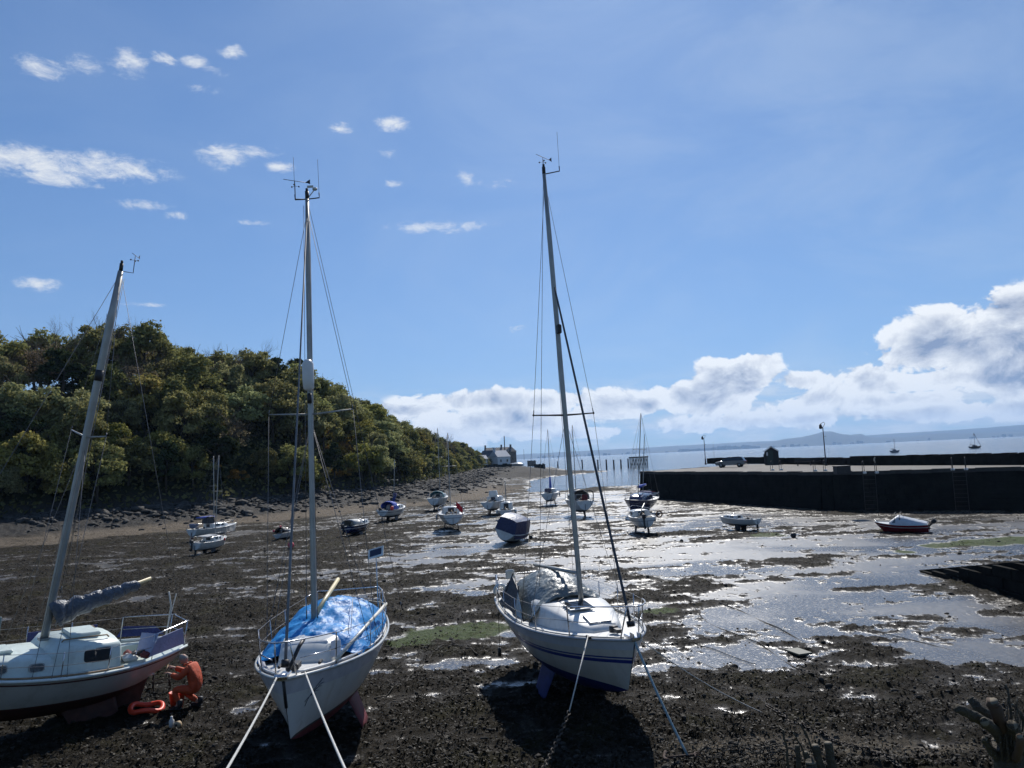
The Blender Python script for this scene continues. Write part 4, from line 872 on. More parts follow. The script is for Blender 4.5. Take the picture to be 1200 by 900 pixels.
b, H = small(420, 627, 5.6, 2.1, 74, 'navy hulled cabin cruiser with pale grey canopy and outboard, resting on the mud', top=navyp, af=blackaf, cabin=(-.2, 2.0, .78, .45), cabm=white, outboard=True, hd=1.2, zw=.5, zc=.2, keel=True, stripe=white, heel=-4, k=0.68)
hood(b, H, -2.4, .1, .85, .75, mat('pale grey canopy', (.34, .36, .36), .6, bump=.5), 'canopy')
b, H = small(461, 610, 6.6, 2.3, 74, 'white and navy yacht with blue spray hood and orange fender near the boulders', mastpx=70, cabin=(-.6, 2.0, .8, .45), stripe=navyp, boomcov=None, hd=1.5, zw=.78, zc=.42, mast_x=.0, af=blackaf, heel=3, k=0.78)
hood(b, H, -2.0, -.1, .85, 1.0, cover_b); mb = MB(); mb.ball((-2.5, -.95, 1.75), (.26, .22, .28), 10, 8); mb.build('fender', fend_r, b); mb = MB(); mb.box((-3.2, .3, 1.65), (.3, .4, .35), bev=.08); mb.build('stern_bag', dark, b)
mb = MB(); mb.tube([(-.1, 0, 2.2), (.35, 0, 3.4)], [.12, .28], 8); mb.build('furled_sail', cover_n, b)
b, H = small(515, 598, 7.0, 2.4, 84, 'white yacht with teal spray hood, tallest mast of the middle pair', mastpx=96, cabin=(-.6, 2.2, .82, .42), hd=1.7, zw=.85, zc=.45, lean=(0, .05), k=0.88)
hood(b, H, -1.6, -.3, .85, .85, mat('teal canvas', (.02, .14, .18), .7))
b, H = small(529, 621, 6.4, 2.25, 98, 'white twin keeled yacht stern on, red ensign flying, in front of the teal hooded one', mastpx=112, cabin=(-.5, 2.0, .75, .42), outboard=False, hd=1.45, zw=.7, zc=.45, mast_x=.05, stripe=mat('grey boot', (.25, .26, .28), .4), k=0.96)
mb = MB(); mb.tube([(-3.1, -.3, 1.4), (-3.3, -.3, 2.6)], .018, 5); mb.build('flagstaff', teak, b)
mb = MB(); mb.grid([[Vector((-3.3 + .0 * i - .05 * j, -.3 - .09 * j + .03 * sin(j * 2 + i), 2.55 - .26 * i - .10 * j)) for j in range(6)] for i in range(3)]); o = mb.build('ensign', mat('red ensign cloth', (.65, .02, .03), .7, var=.2), b); o.modifiers.new('t', 'SOLIDIFY').thickness = .008
b, H = small(581, 603, 6.2, 2.2, 76, 'white twin keeled yacht without a mast, behind the tilted blue covered boat', cabin=(-.6, 1.9, .8, .5), hd=1.55, zw=.8, zc=.5, mastpx=None, outboard=False, heel=-2, k=0.88)
mb = MB(); mb.box((-.4, 0, H.deck(-.4) + .85), (.5, 1.0, .6), top=.85, bev=.04); mb.build('wheelhouse', white, b)
b, H = small(594, 608, 4.8, 1.9, 88, 'small rounded white cabin boat tucked behind the tilted blue covered boat', cabin=(-.5, 1.6, .72, .65), hd=1.05, zw=.4, zc=.2, mastpx=44, rails=False, mast_x=-.1, spread=False, k=0.86)
for s_ in (1, -1): mb = MB(); mb.tube([(-.6, s_ * .95, 1.0), (-.6, s_ * 1.0, .6)], .13, 8); mb.build('fender', white, b)
b, H = small(599, 634, 4.8, 2.1, 72, 'motor boat fully wrapped in a navy cover, tipped over to the right', keel=False, hd=.95, zw=.35, zc=.0, top=white, heel=20, rails=False, rudder=False, k=0.9)
rows = []
for x, k in ((-2.35, .0), (-2.3, .92), (-.6, 1.0), (.5, .95), (1.15, .35), (2.0, .05)):
    w = H.b(H.uof(max(-2.3, min(2.3, x)))) * 1.03; rows.append([Vector((x, w * y, H.deck(x, w) - .1 + (1.10 * k) * z_ + (.0))) for y, z_ in ((1, -.2), (1, .1), (.93, .6), (.82, 1.0), (.4, 1.06), (0, 1.08), (-.4, 1.06), (-.82, 1), (-.93, .6), (-1, .1), (-1, -.2))])
mb = MB(); mb.grid(rows, smooth=False); mb.build('boat_cover', mat('navy pvc cover', (.012, .022, .085), .35, var=.2, bump=.6, bscale=6), b)
mb = MB(); mb.box((1.9, .2, 1.25), (.4, .5, .3), bev=.08); mb.build('yellow_bag', mat('faded yellow bag', (.45, .38, .14), .7), b)
b, H = small(646, 592, 7.0, 2.35, 80, 'pale grey white yacht with blue furled sail at the water edge', mastpx=88, cabin=(-.6, 2.0, .8, .45), hd=1.7, zw=.85, zc=.5, boomcov=None, mast_x=.02, k=0.86)
mb = MB(); mb.tube([(.0, 0, 2.3), (.1, 0, 3.8)], [.18, .10], 8); mb.build('furled_sail', cover_b, b); mb = MB(); mb.box((-2.4, 0, H.deck(-2.4) + .35), (.5, .9, .5), bev=.08); mb.build('cockpit_locker', navyp, b)
b, H = small(677, 605, 6.6, 2.4, 98, 'white yacht with rounded stern and black hood frame, right beside the tall nearest mast', mastpx=106, cabin=(-.5, 2.1, .8, .45), hd=1.6, zw=.75, zc=.42, mast_x=.08, lean=(0, .25), heel=2, k=0.95)
hood(b, H, -1.3, .1, .88, .95, mat('smoke grey hood', (.16, .17, .18), .5)); mb = MB(); mb.tube(arc([(-2.9, .85, 1.6), (-2.95, .8, 2.45), (-2.95, 0, 2.62), (-2.95, -.8, 2.45), (-2.9, -.85, 1.6)], 4), .05, 6); mb.build('stern_arch', dark, b)
mb = MB(); mb.box((-3.1, 0, 1.95), (.1, .55, .5), bev=.03); mb.build('red_lifejacket', mat('dull red cloth', (.16, .03, .03), .8), b)
b, H = small(750, 604, 8.2, 2.6, -112, 'navy hulled ketch with two masts lying along the mud near the quay', mastpx=118, cabin=(-1.6, 1.9, .85, .45), top=navyp, af=blackaf, hd=1.45, zw=.6, zc=.3, mast_x=.10, lean=(0, .2), stripe=mat('dark grey strake', (.10, .10, .11), .5), boomcov=cover_b, outboard=False, heel=-4, k=0.98)
spar_mast(b, (-1.1, 0, 1.6), (-1.15, .1, 7.4), .05, name='mizzen_mast', n=8); mb = MB(); mb.box((-2.4, 0, H.deck(-2.4) + .3), (1.3, 1.3, .5), top=.8, bev=.1); mb.build('cockpit_cover', cover_n, b)
b, H = small(752, 624, 5.0, 2.0, 93, 'white twin keeled sailing dinghy stern on with life ring at its right quarter', cabin=(-.6, 1.6, .75, .4), hd=1.35, zw=.6, zc=.45, outboard=True, mastpx=None, boomcov=None, stripe=mat('grey boot', (.25, .26, .28), .4), heel=-2, k=0.86)
mb = MB(); c = Vector((-2.35, -1.02, 1.55)); mb.tube([c + Vector((.0, .23 * cos(a), .23 * sin(a))) for a in [radians(k) for k in range(0, 361, 24)]], .055, 8, cap=False); mb.build('life_ring', mat('dark orange ring', (.25, .12, .05), .6), b)
mb = MB(); mb.tube([(-2.2, .6, 1.5), (-1.2, -.2, 2.4)], .05, 6); mb.build('lashed_spar', alu, b)
b, H = small(771, 584, 4.6, 1.8, -20, 'open white tender with red lining at the foot of the quay corner', keel=False, rudder=False, hd=.95, zw=.3, zc=.05, rails=False, top=white, well=True, tr=.55, heel=5, k=0.85)
mb = MB(); mb.box((.0, 0, .97), (2.6, 1.1, .14), bev=.05); mb.build('seat_lining', mat('red lining', (.40, .04, .03), .7), b)
b, H = small(866, 621, 6.0, 2.1, 122, 'white bilge keeled yacht with no mast, dark keels and rudder showing, below the quay', cabin=(-.2, 2.1, .75, .32), hd=1.42, zw=.78, zc=.45, af=mat('near black antifoul', (.016, .016, .02), .6), mastpx=None, k=0.55)
mb = MB(); mb.tube([(2.0, .1, 2.05), (-2.2, .25, 1.95)], .05, 6); mb.build('lowered_mast', alu, b)
# red speed boat
b, H = small(1057, 624, 4.9, 2.0, 147, 'red speedboat with pale grey cover, its black outboard tilted up', keel=False, rudder=False, hd=.88, zw=.0, zc=.0, top=redp, af=redp, stripe=white, rails=False, well=False, tr=.82, rake=.9, name='speedboat', cat='speedboat', heel=-4, k=0.6)
rows = []
for x, k in ((-2.35, .10), (-1.6, .32), (-.6, .62), (.15, .80), (.25, .80), (1.0, .18)):
    w = H.b(H.uof(x)) * .94; rows.append([Vector((x, w * y, H.deck(x, w) + k * z_)) for y, z_ in ((1, -.12), (.96, .25), (.8, .9), (.4, 1.0), (0, 1.04), (-.4, 1.0), (-.8, .9), (-.96, .25), (-1, -.12))])
mb = MB(); mb.grid(rows); mb.build('boat_cover', mat('pale grey boat cover', (.50, .53, .55), .5, var=.1, bump=.6, bscale=5), b)
for s_ in (1, -1):
    mb = MB(); mb.add([(-.1, s_ * .86, H.deck(0) + .14), (.75, s_ * .80, H.deck(.6) + .12), (.55, s_ * .72, H.deck(.5) + .42), (.0, s_ * .78, H.deck(0) + .62), (-.1, s_ * .84, H.deck(0) + .14), (.75, s_ * .78, H.deck(.6) + .12), (.55, s_ * .70, H.deck(.5) + .42), (.0, s_ * .76, H.deck(0) + .62)], [(0, 1, 2, 3), (7, 6, 5, 4)])
    mb.build('windscreen', mat('tinted screen', (.10, .13, .15), .12), b)
mb = MB(); z = H.deck(.1) + .78; mb.tube(arc([(.0, .8, z - .3), (-.05, .75, z + .25), (-.05, 0, z + .32), (-.05, -.75, z + .25), (.0, -.8, z - .3)], 4), .025, 6); mb.tube(arc([(.5, .7, z - .35), (.45, .68, z + .2), (.45, 0, z + .26), (.45, -.68, z + .2), (.5, -.7, z - .35)], 4), .025, 6); mb.build('roll_bar', dark, b)
mb = MB(); q = Matrix.Rotation(-.75, 3, 'Y'); c = Vector((-2.75, 0, .95)); mb.box(c + q @ Vector((0, 0, .28)), (.40, .34, .46), q, bev=.07); mb.box(c + q @ Vector((0, 0, -.2)), (.16, .14, .6), q); mb.box(c + q @ Vector((-.05, 0, -.55)), (.38, .06, .2), q); mb.build('outboard_motor', dark, b)
mb = MB(); mb.tube([(2.05, .3, H.deck(2.0)), (2.4, 0, 1.28), (2.05, -.3, H.deck(2.0))], .018, 5); mb.build('bow_rail', steel, b)

# sails out on the firth
def seaboat(px, py, mh, L, sail, label, m):
    p = gnd(px, py, -.16); R0 = empty('distant_yacht', p, (0, 0, radians(5)), label, 'yacht'); H = Hull(L, L * .3, .3, 1.1, -.2, rake=.8); H.mesh([('w', .3, 0), ('s', 0, 0)], n=12, under=3).build('hull', m, R0); H.deck_mesh(n=8).build('deck', m, R0)
    mb = MB(); mb.tube([(0, 0, .8), (0, 0, mh)], .09, 6); mb.build('mast', dark, R0); mb = MB(); mb.tube([(0, 0, 1.9), (-L * .42, 0, 2.0)], .16, 6); mb.build('boom', dark, R0); mb = MB(); mb.box((-.3, 0, 1.4), (L * .35, L * .18, .6), top=.8, bev=.05); mb.build('cabin', m, R0)
    if sail: mb = MB(); mb.tube([(0, 0, mh * .95), (L * .48, 0, 1.2)], .10, 5); mb.build('furled_jib', dark, R0); mb = MB(); mb.tube([(0, 0, mh * .95), (-L * .48, 0, 1.2)], .04, 5); mb.build('backstay', dark, R0)
    return R0
seaboat(1049, 530.5, 7.0, 5.2, False, 'small distant sailing boat with bare mast on the firth, left of two', mat('distant grey hull', (.22, .23, .26), .6))
seaboat(1143, 525.5, 8.5, 7.0, True, 'distant dark hulled ketch under bare poles on the firth, right of two', dark)

# buoys, anchors and odds on the mud
def buoy(px, py, r, m, label, name='mooring_buoy', z=None):
    p = gnd(px, py); p.z = gz(p.x, p.y) + r * .8 if z is None else z
    mb = MB(); mb.ball((0, 0, 0), r, 14, 10); mb.tube([(0, 0, r * .95), (0, 0, r * 1.25)], r * .18, 6); mb.tube([(r * .16 * cos(a), 0, r * 1.3 + r * .16 * sin(a)) for a in np.linspace(0, 2 * pi, 9)], r * .05, 4, cap=False)
    o = mb.build(name, m, loc=p, rot=(.9, .3, .4)); return tag(o, label, 'buoy')
buoy(341, 644, .22, pinkb, 'pink mooring buoy lying alone on the mud below the grey dinghy cruiser')
buoy(622, 632, .14, dark, 'small black buoy on the wet mud right of the tilted blue boat')
buoy(930, 630, .17, dark, 'black buoy on the bright mud left of the red speedboat')
# ================================================================== quay and everything on it
QZ = 3.2
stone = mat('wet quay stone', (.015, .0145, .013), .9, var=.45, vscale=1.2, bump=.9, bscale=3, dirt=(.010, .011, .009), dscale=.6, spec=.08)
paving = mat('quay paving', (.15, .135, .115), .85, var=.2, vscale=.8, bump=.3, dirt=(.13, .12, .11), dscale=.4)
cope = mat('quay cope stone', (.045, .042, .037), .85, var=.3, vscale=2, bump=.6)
def wall_block(mb, a, b, z0, z1, th, batter=0, mi=0, rows=1, nj=1):
    a, b = Vector(a), Vector(b); d = (b - a).normalized(); nrm = Vector((d.y, -d.x, 0))
    vs = []
    for p in (a, b):
        vs += [Vector((p.x, p.y, z0)) + nrm * batter, Vector((p.x, p.y, z1)), Vector((p.x, p.y, z1)) - nrm * th, Vector((p.x, p.y, z0)) - nrm * th]
    mb.add(vs, [(0, 1, 2, 3), (7, 6, 5, 4), (0, 4, 5, 1), (1, 5, 6, 2), (2, 6, 7, 3), (3, 7, 4, 0)], mi)
def masonry(mb, a, b, z0, z1, batter, seed):
    """coursed stone face with real joints: blocks of uneven depth"""
    a, b = Vector((a[0], a[1], 0)), Vector((b[0], b[1], 0)); d = (b - a); ln = d.length; d.normalize(); nrm = Vector((d.y, -d.x, 0)); rnd = random.Random(seed)
    z = z0; H_ = z1 - z0
    while z < z1 - .02:
        h = min(rnd.uniform(.34, .48), z1 - z)
        if z1 - z - h < .15: h = z1 - z
        t = -rnd.uniform(0, .6)
        while t < ln:
            w = rnd.uniform(.7, 1.5); x0, x1 = max(0, t), min(ln, t + w); t += w
            if x1 - x0 < .05: continue
            o = rnd.uniform(0, .05); f = lambda zz: batter * (1 - (zz - z0) / H_)
            p0, p1 = a + d * (x0 + .012), a + d * (x1 - .012); lo_, hi = z + .012, z + h - .012; q = []
            for p in (p0, p1):
                for zz in (lo_, hi):
                    q.append(p + nrm * (f(zz) + o) + Vector((0, 0, zz))); q.append(p + nrm * (f(zz) - .12) + Vector((0, 0, zz)))
            mb.add(q, [(0, 4, 6, 2), (0, 2, 3, 1), (4, 5, 7, 6), (2, 6, 7, 3), (0, 1, 5, 4)])
        z += h
QL = gnd(752, 583); J2 = Vector((26.15, 65.7, 0)); J1 = Vector((26.6, 64.4, 0)); RR_ = Vector((37.6, 57.0, 0)); far = RR_ + (RR_ - J1).normalized() * 46
QL.z = 0
quay = empty('quay', (QL.x, QL.y, 0), label='long dark stone harbour quay running out to the right with a stepped nearer section', cat='quay')
inv = Matrix.Translation((-QL.x, -QL.y, 0))
backd = Vector((.56, .83, 0)) * 27
def P2(p): return (p.x - QL.x, p.y - QL.y)
mb = MB(); A, B_q, Cq, D, E_ = QL, J2, J1, RR_, far; bk = [far + backd, RR_ + backd * .98, J2 + Vector((.50, .86, 0)) * 27, QL + Vector((.75, .66, 0)) * 24]
poly = [P2(A), P2(B_q), P2(Cq), P2(D), P2(E_)] + [P2(p) for p in bk]
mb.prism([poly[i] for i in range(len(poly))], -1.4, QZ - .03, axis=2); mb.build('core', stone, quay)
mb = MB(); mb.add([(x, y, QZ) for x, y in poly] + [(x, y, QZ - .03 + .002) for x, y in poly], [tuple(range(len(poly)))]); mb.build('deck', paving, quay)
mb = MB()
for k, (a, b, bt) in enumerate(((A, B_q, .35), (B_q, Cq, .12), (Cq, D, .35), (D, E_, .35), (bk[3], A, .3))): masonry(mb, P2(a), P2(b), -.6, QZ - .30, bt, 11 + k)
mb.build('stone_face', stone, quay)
for segs in (((bk[3], A), (A, B_q)), ((B_q, Cq), (Cq, D), (D, E_))):
    mb = MB()
    for a, b in segs:
        d = (b - a); n_ = max(1, int(d.length / 1.4)); dd = d.normalized(); nr = Vector((dd.y, -dd.x, 0))
        for i in range(n_):
            c = a + d * ((i + .5) / n_) - QL; mb.box(c - nr * .25 + Vector((0, 0, QZ - .13 + random.uniform(-.03, .03))), (d.length / n_ + .004, .62 + random.uniform(-.05, .05), .30), Matrix.Rotation(atan2(dd.y, dd.x), 3, 'Z'))
    mb.build('coping', cope, quay)
# sea wall (parapet) along the outer edge
w0 = gnd(831, 543.5, QZ); w1 = gnd(1000, 545.3, QZ); w2 = gnd(1200, 544.7, QZ); w3 = w2 + (w2 - w1) * .9; w05 = gnd(905, 543.6, QZ)
par = empty('parapet_wall', (w0.x, w0.y, QZ), label='low dark rubble parapet wall along the seaward side of the quay', cat='wall')
mb = MB(); O = Vector((w0.x, w0.y, 0)); random.seed(3)
for a, b, h0 in ((w0, w05, .95), (w05, w1, .80), (w1, w2, .95), (w2, w3, .95)):
    a, b = a - O, b - O; d = b - a; d.z = 0; n_ = max(2, int(d.length / .8)); dd = d.normalized()
    for i in range(n_):
        c = a + d * ((i + .5) / n_); hh_ = h0 + random.uniform(-.05, .06); mb.box((c.x, c.y, hh_ / 2), (d.length / n_ + .02, .7 + random.uniform(-.05, .05), hh_), Matrix.Rotation(atan2(dd.y, dd.x), 3, 'Z'))
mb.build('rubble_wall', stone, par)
mb = MB(); mb.tube([(w05.x - O.x + .0, w05.y - O.y + .4, .0), (w05.x - O.x, w05.y - O.y + .4, .4)], .2, 6)
# hut
p = gnd(905, 544.6, QZ); hut = empty('kiosk', (p.x, p.y, QZ), (0, 0, radians(-18)), 'small black gabled wooden hut standing on the quay beside the parked car', 'hut')
wd = mat('black tarred boards', (.018, .018, .018), .7, var=.3, vscale=8); rf = mat('grey felt roof', (.035, .035, .04), .8)
mb = MB(); mb.prism([(-.88, 0), (.88, 0), (.88, 1.75), (0, 2.35), (-.88, 1.75)], -1.0, 1.0, axis=1); mb.build('wall', wd, hut)
mb = MB()
for s_ in (1, -1): mb.box((s_ * .50, 0, 2.11), (1.22, 2.25, .05), Matrix.Rotation(s_ * .60, 3, 'Y'))
mb.build('roof', rf, hut); mb = MB(); mb.box((-.2, -1.015, .95), (.75, .03, 1.85)); mb.build('door', mat('dark green door', (.02, .035, .03), .6), hut)
mb = MB(); mb.box((-.55, -1.03, 1.45), (.2, .02, .45)); mb.build('notice', mat('pale notice', (.5, .5, .5), .6), hut)
# people beside the hut
def stand_person(px, py, zz, col, label, h=1.7, ang=0):
    p = gnd(px, py, zz); R0 = empty('person', (p.x, p.y, zz), (0, 0, ang), label, 'person')
    pts = {0: (0, 0, .93), 1: (0, 0, 1.15), 2: (0, 0, 1.40), 3: (0, 0, 1.5), 4: (0, 0, 1.62), 5: (.10, 0, .88), 6: (.12, .02, .48), 7: (.12, 0, .08), 8: (.13, -.13, .04), 9: (-.10, 0, .88), 10: (-.12, .02, .48), 11: (-.12, 0, .08), 12: (-.13, -.13, .04), 13: (.18, 0, 1.40), 14: (.25, 0, 1.12), 15: (.22, -.1, .88), 16: (.21, -.12, .80), 17: (-.18, 0, 1.40), 18: (-.25, 0, 1.12), 19: (-.22, -.1, .88), 20: (-.21, -.12, .80)}
    ed = [(0, 1), (1, 2), (2, 3), (3, 4), (0, 5), (5, 6), (6, 7), (7, 8), (0, 9), (9, 10), (10, 11), (11, 12), (2, 13), (13, 14), (14, 15), (15, 16), (2, 17), (17, 18), (18, 19), (19, 20)]
    rd = [.15, .14, .16, .06, .10, .09, .065, .05, .045, .09, .065, .05, .045, .07, .05, .04, .04, .07, .05, .04, .04]
    skin_obj('body', [pts[i] for i in range(21)], ed, rd, col, R0, sub=1); return R0
def skin_obj(name, vs, ed, rd, m, parent, sub=2, root=0):
    me = bpy.data.meshes.new(name); me.from_pydata([tuple(v) for v in vs], ed, []); me.update(); o = bpy.data.objects.new(name, me); COL.objects.link(o); o.parent = parent
    md = o.modifiers.new('skin', 'SKIN'); md.use_smooth_shade = True
    for i, r in enumerate(rd): me.skin_vertices[0].data[i].radius = (r, r) if not isinstance(r, tuple) else r
    for i in range(len(rd)): me.skin_vertices[0].data[i].use_root = (i == root)
    s_ = o.modifiers.new('sub', 'SUBSURF'); s_.levels = sub; s_.render_levels = sub; me.materials.append(m); return o
stand_person(897.5, 545, QZ, mat('dark clothes', (.03, .03, .04), .8), 'person in dark clothes standing at the left side of the black hut', ang=.4)
# car on the quay
p = gnd(857, 547.6, QZ); car = empty('parked_car', (p.x, p.y, QZ), (0, 0, radians(152)), 'silver grey estate car parked on the quay left of the black hut', 'car')
prof = [(-2.15, .35), (2.1, .32), (2.2, .55), (2.12, .78), (1.25, .95), (-1.95, 1.0), (-2.2, .85), (-2.22, .5)]
def car_loft(prof, w, tuck):
    mb = MB(); n = len(prof); rows = []
    for y, k in ((-w, tuck), (-w * .88, 1), (w * .88, 1), (w, tuck)):
        rows.append([Vector((x, y, .62 + (z - .62) * k)) for x, z in prof] + [Vector((prof[0][0], y, .62 + (prof[0][1] - .62) * k))])
    mb.grid(rows, smooth=False)
    for r, fl in ((0, 1), (3, 0)): o = r * (n + 1); f = tuple(range(o, o + n)); mb.f.append(f[::-1] if fl else f); mb.m.append(0); mb.sm.append(False)
    return mb
car_loft(prof, .88, .88).build('body', mat('silver car paint', (.12, .135, .16), .25, .6, var=.03, coat=.6), car)
mb = MB(); rows = []
for x, w, z in ((1.3, .74, .94), (.55, .64, 1.38), (.3, .62, 1.44), (-1.3, .62, 1.46), (-1.75, .62, 1.38), (-2.05, .72, .98)): rows.append([Vector((x, y, zz)) for y, zz in ((.80, .92), (w, z), (-w, z), (-.80, .92))])
mb.grid(rows, smooth=False); mb.build('glasshouse', glass, car)
mb = MB(); mb.grid([[Vector((x, y, z)) for y in (.63, .3, -.3, -.63)] for x, z in ((.52, 1.405), (.3, 1.46), (-1.3, 1.48), (-1.75, 1.40))]); mb.build('roof', MATS['silver car paint'], car).modifiers.new('t', 'SOLIDIFY').thickness = .03
for x in (1.35, -1.35):
    for y in (.80, -.80):
        w_ = MB(); w_.tube([(x, y - .1, .32), (x, y + .1, .32)], .32, 16); wo_ = w_.build('wheel', mat('tyre rubber', (.012, .012, .012), .8), car); h_ = MB(); h_.tube([(x, y + (.102 if y > 0 else -.102), .32), (x, y + (.115 if y > 0 else -.115), .32)], .19, 12); h_.build('rim', alu, wo_)
for y in (.6, -.6): mb = MB(); mb.box((2.13, y, .68), (.1, .36, .15), bev=.02); mb.build('headlight', mat('headlight glass', (.6, .6, .6), .1), car); mb = MB(); mb.box((-2.2, y, .82), (.06, .25, .25), bev=.01); mb.build('tail_light', mat('tail light red', (.35, .01, .01), .3), car)
car.scale = (.84, .84, .9)
# lamp posts, mast pole
def lamp(px, py, toppx, label):
    p = gnd(px, py, QZ); h = toppx * p.y / FPX; R0 = empty('street_lamp', (p.x, p.y, QZ), label=label, cat='lamp post', group='lamp posts on the quay'); iron = mat('black lamp iron', (.02, .022, .024), .5)
    mb = MB(); mb.tube([(0, 0, 0), (0, 0, .9), (0, 0, .92), (0, 0, h * .93)], [.12, .10, .065, .045], 10); mb.tube([(0, 0, 0), (0, 0, .25)], .17, 10); mb.build('post', iron, R0)
    mb = MB(); mb.tube(arc([(0, 0, h * .92), (.25, 0, h * 1.0), (.12, 0, h * 1.04), (-.22, 0, h * 1.0)], 5), .025, 6); mb.tube([(0, 0, h * .70), (.3, 0, h * .70)], .02, 5); mb.build('bracket', iron, R0)
    mb = MB(); mb.tube([(-.24, 0, h * .88), (-.24, 0, h * .90), (-.24, 0, h * .97), (-.24, 0, h * 1.0)], [.07, .19, .15, .05], 10); mb.build('lantern', iron, R0); return R0
lamp(968, 545.6, 48.5, 'nearer taller black lamp post on the quay right of the hut'); lamp(827, 544.4, 33, 'farther black lamp post on the quay left of the car')
p = gnd(840, 541, QZ - .5); mb = MB(); mb.tube([(0, 0, 0), (0, 0, 5.3)], [.05, .02], 6); mb.tube([(0, 0, 0), (0, 0, 1.2)], .09, 6); tag(mb.build('flagpole', alu, loc=(p.x, p.y + 2, 2.2)), 'thin bare pole rising behind the parapet near the car', 'pole')
def ladder(px, py, label, zt=QZ, face=None):
    p = gnd(px, py, zt); R0 = empty('quay_ladder', (p.x, p.y, zt), (0, 0, radians(-33)), label, 'ladder', 'ladders on the quay edge'); gal = mat('dull ladder steel', (.035, .035, .035), .8)
    for s_ in (-.42, .42):
        mb = MB(); mb.tube([(s_, .55, .0)] + arc([(s_, .55, .75), (s_, .35, .95), (s_, -.1, .9), (s_, -.22, .6)], 4) + [(s_, -.26, 0), (s_, -.55, -3.0)], .022, 6); mb.build('rail', gal, R0); mb = MB(); mb.box((s_, .55, .08), (.26, .26, .16), bev=.03); mb.build('foot_block', mat('white painted block', (.65, .65, .62), .6), R0)
    mb = MB()
    for k in range(10): mb.tube([(-.42, -.26 - .29 * k / 10 * 1.0, -.3 * k - .1), (.42, -.26 - .29 * k / 10, -.3 * k - .1)], .013, 5)
    mb.build('rungs', gal, R0); return R0
ladder(909, 551.5, 'steel ladder with hooped rails on the quay edge below the hut'); ladder(960, 552.5, 'steel ladder with hooped rails on the quay edge below the near lamp'); ladder(1019, 555.5, 'white footed steel ladder on the stepped quay section, nearest the lamp'); ladder(1124, 551.5, 'white footed steel ladder farthest right along the quay')
p = gnd(1033, 539.5, QZ); q = w1.lerp(w2, .17); mb = MB(); mb.tube([(.36 * cos(a), 0, .36 * sin(a)) for a in [radians(k) for k in range(0, 361, 20)]], .07, 8, cap=False); tag(mb.build('lifebuoy', mat('faded life ring', (.35, .32, .26), .7, var=.3), loc=(q.x, q.y - .48, QZ + .55)), 'faded life ring hung on the parapet wall above the stepped quay', 'life ring')
p = gnd(987, 555.5, QZ); mb = MB(); mb.box((0, 0, .30), (1.05, .8, .60), bev=.03); mb.box((0, 0, .62), (1.12, .88, .05), bev=.01); tag(mb.build('storage_box', dark, loc=(p.x, p.y, QZ)), 'low black box on the quay at the joint of the two wall sections', 'box')
p = gnd(950, 545.4, QZ); bn = empty('bench', (p.x, p.y, QZ), (0, 0, radians(-15)), 'low dark bench against the parapet by the near lamp post', 'bench')
mb = MB(); mb.box((0, 0, .45), (3.4, .42, .08)); mb.build('seat', wd, bn); mb = MB(); mb.box((0, .2, .72), (3.4, .06, .30)); mb.build('backrest', wd, bn)
for s_ in (-1.4, 0, 1.4): mb = MB(); mb.box((s_, 0, .205), (.1, .36, .41)); mb.build('leg', wd, bn)
# slipway on the right
slip = empty('slipway', (16.7, 33.2, 0), label='dark sloping stone slipway wall jutting from the right edge', cat='slipway')
mb = MB(); pr = [(0.6, -.3), (0.0, -.02), (-4, .72), (-8.3, 1.52), (-14, 2.5), (-20, 3.6), (-27.5, 3.85), (-27.5, -.5)]
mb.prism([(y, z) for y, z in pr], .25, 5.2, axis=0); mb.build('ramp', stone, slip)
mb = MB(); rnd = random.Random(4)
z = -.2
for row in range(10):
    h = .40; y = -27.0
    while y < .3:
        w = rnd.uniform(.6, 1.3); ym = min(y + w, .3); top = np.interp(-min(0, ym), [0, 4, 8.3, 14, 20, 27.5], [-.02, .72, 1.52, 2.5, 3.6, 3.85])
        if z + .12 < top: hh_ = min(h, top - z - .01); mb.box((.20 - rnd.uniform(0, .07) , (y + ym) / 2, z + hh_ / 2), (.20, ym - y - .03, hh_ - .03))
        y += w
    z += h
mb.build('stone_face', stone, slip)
# timber piles of the lost pier
pile = mat('weathered pier timber', (.06, .055, .05), .85, var=.3)
pl = [(654, 547, 7), (668, 547, 5), (682.6, 547.5, 10), (701, 548.5, 11), (711, 549, 12), (719.6, 548.5, 11), (728, 548, 11), (736.5, 547, 11)]
for k, (px, py, hp) in enumerate(pl):
    p = gnd(px, py + 1.5, -.3); h = (hp * .85 + 1.5) * p.y / FPX; mb = MB(); mb.tube([(0, 0, -.5), (0, 0, h)], [.33, .28], 8); mb.tube([(0, 0, h - .15), (0, 0, h + .05)], .40, 8)
    tag(mb.build('pier_pile', pile, loc=(p.x, p.y, -.3)), 'lone weathered pier pile standing in the sea between spit and quay', 'pile', 'row of pier piles')
p = gnd(749, 548.5, -.3); tr_ = empty('pier_trestle', (p.x, p.y, -.3), label='flat topped timber trestle standing in the sea just left of the quay end', cat='pier'); h = 13.5 * p.y / FPX; s_ = p.y / FPX
mb = MB(); mb.box((0, 0, h - .3), (21 * s_, 4, .5)); mb.build('deck', pile, tr_)
for k in range(7):
    for y in (-1.6, 1.6): mb = MB(); mb.tube([((-9.5 + 3.1 * k) * s_, y, -.5), ((-9.5 + 3.1 * k) * s_, y, h - .5)], .17, 6); mb.build('post', pile, tr_)
mb = MB()
for k in range(6): mb.tube([((-9.5 + 3.1 * k) * s_, -1.6, .8), ((-9.5 + 3.1 * (k + 1)) * s_, -1.6, h - .7)], .11, 5)
mb.build('bracing', pile, tr_)

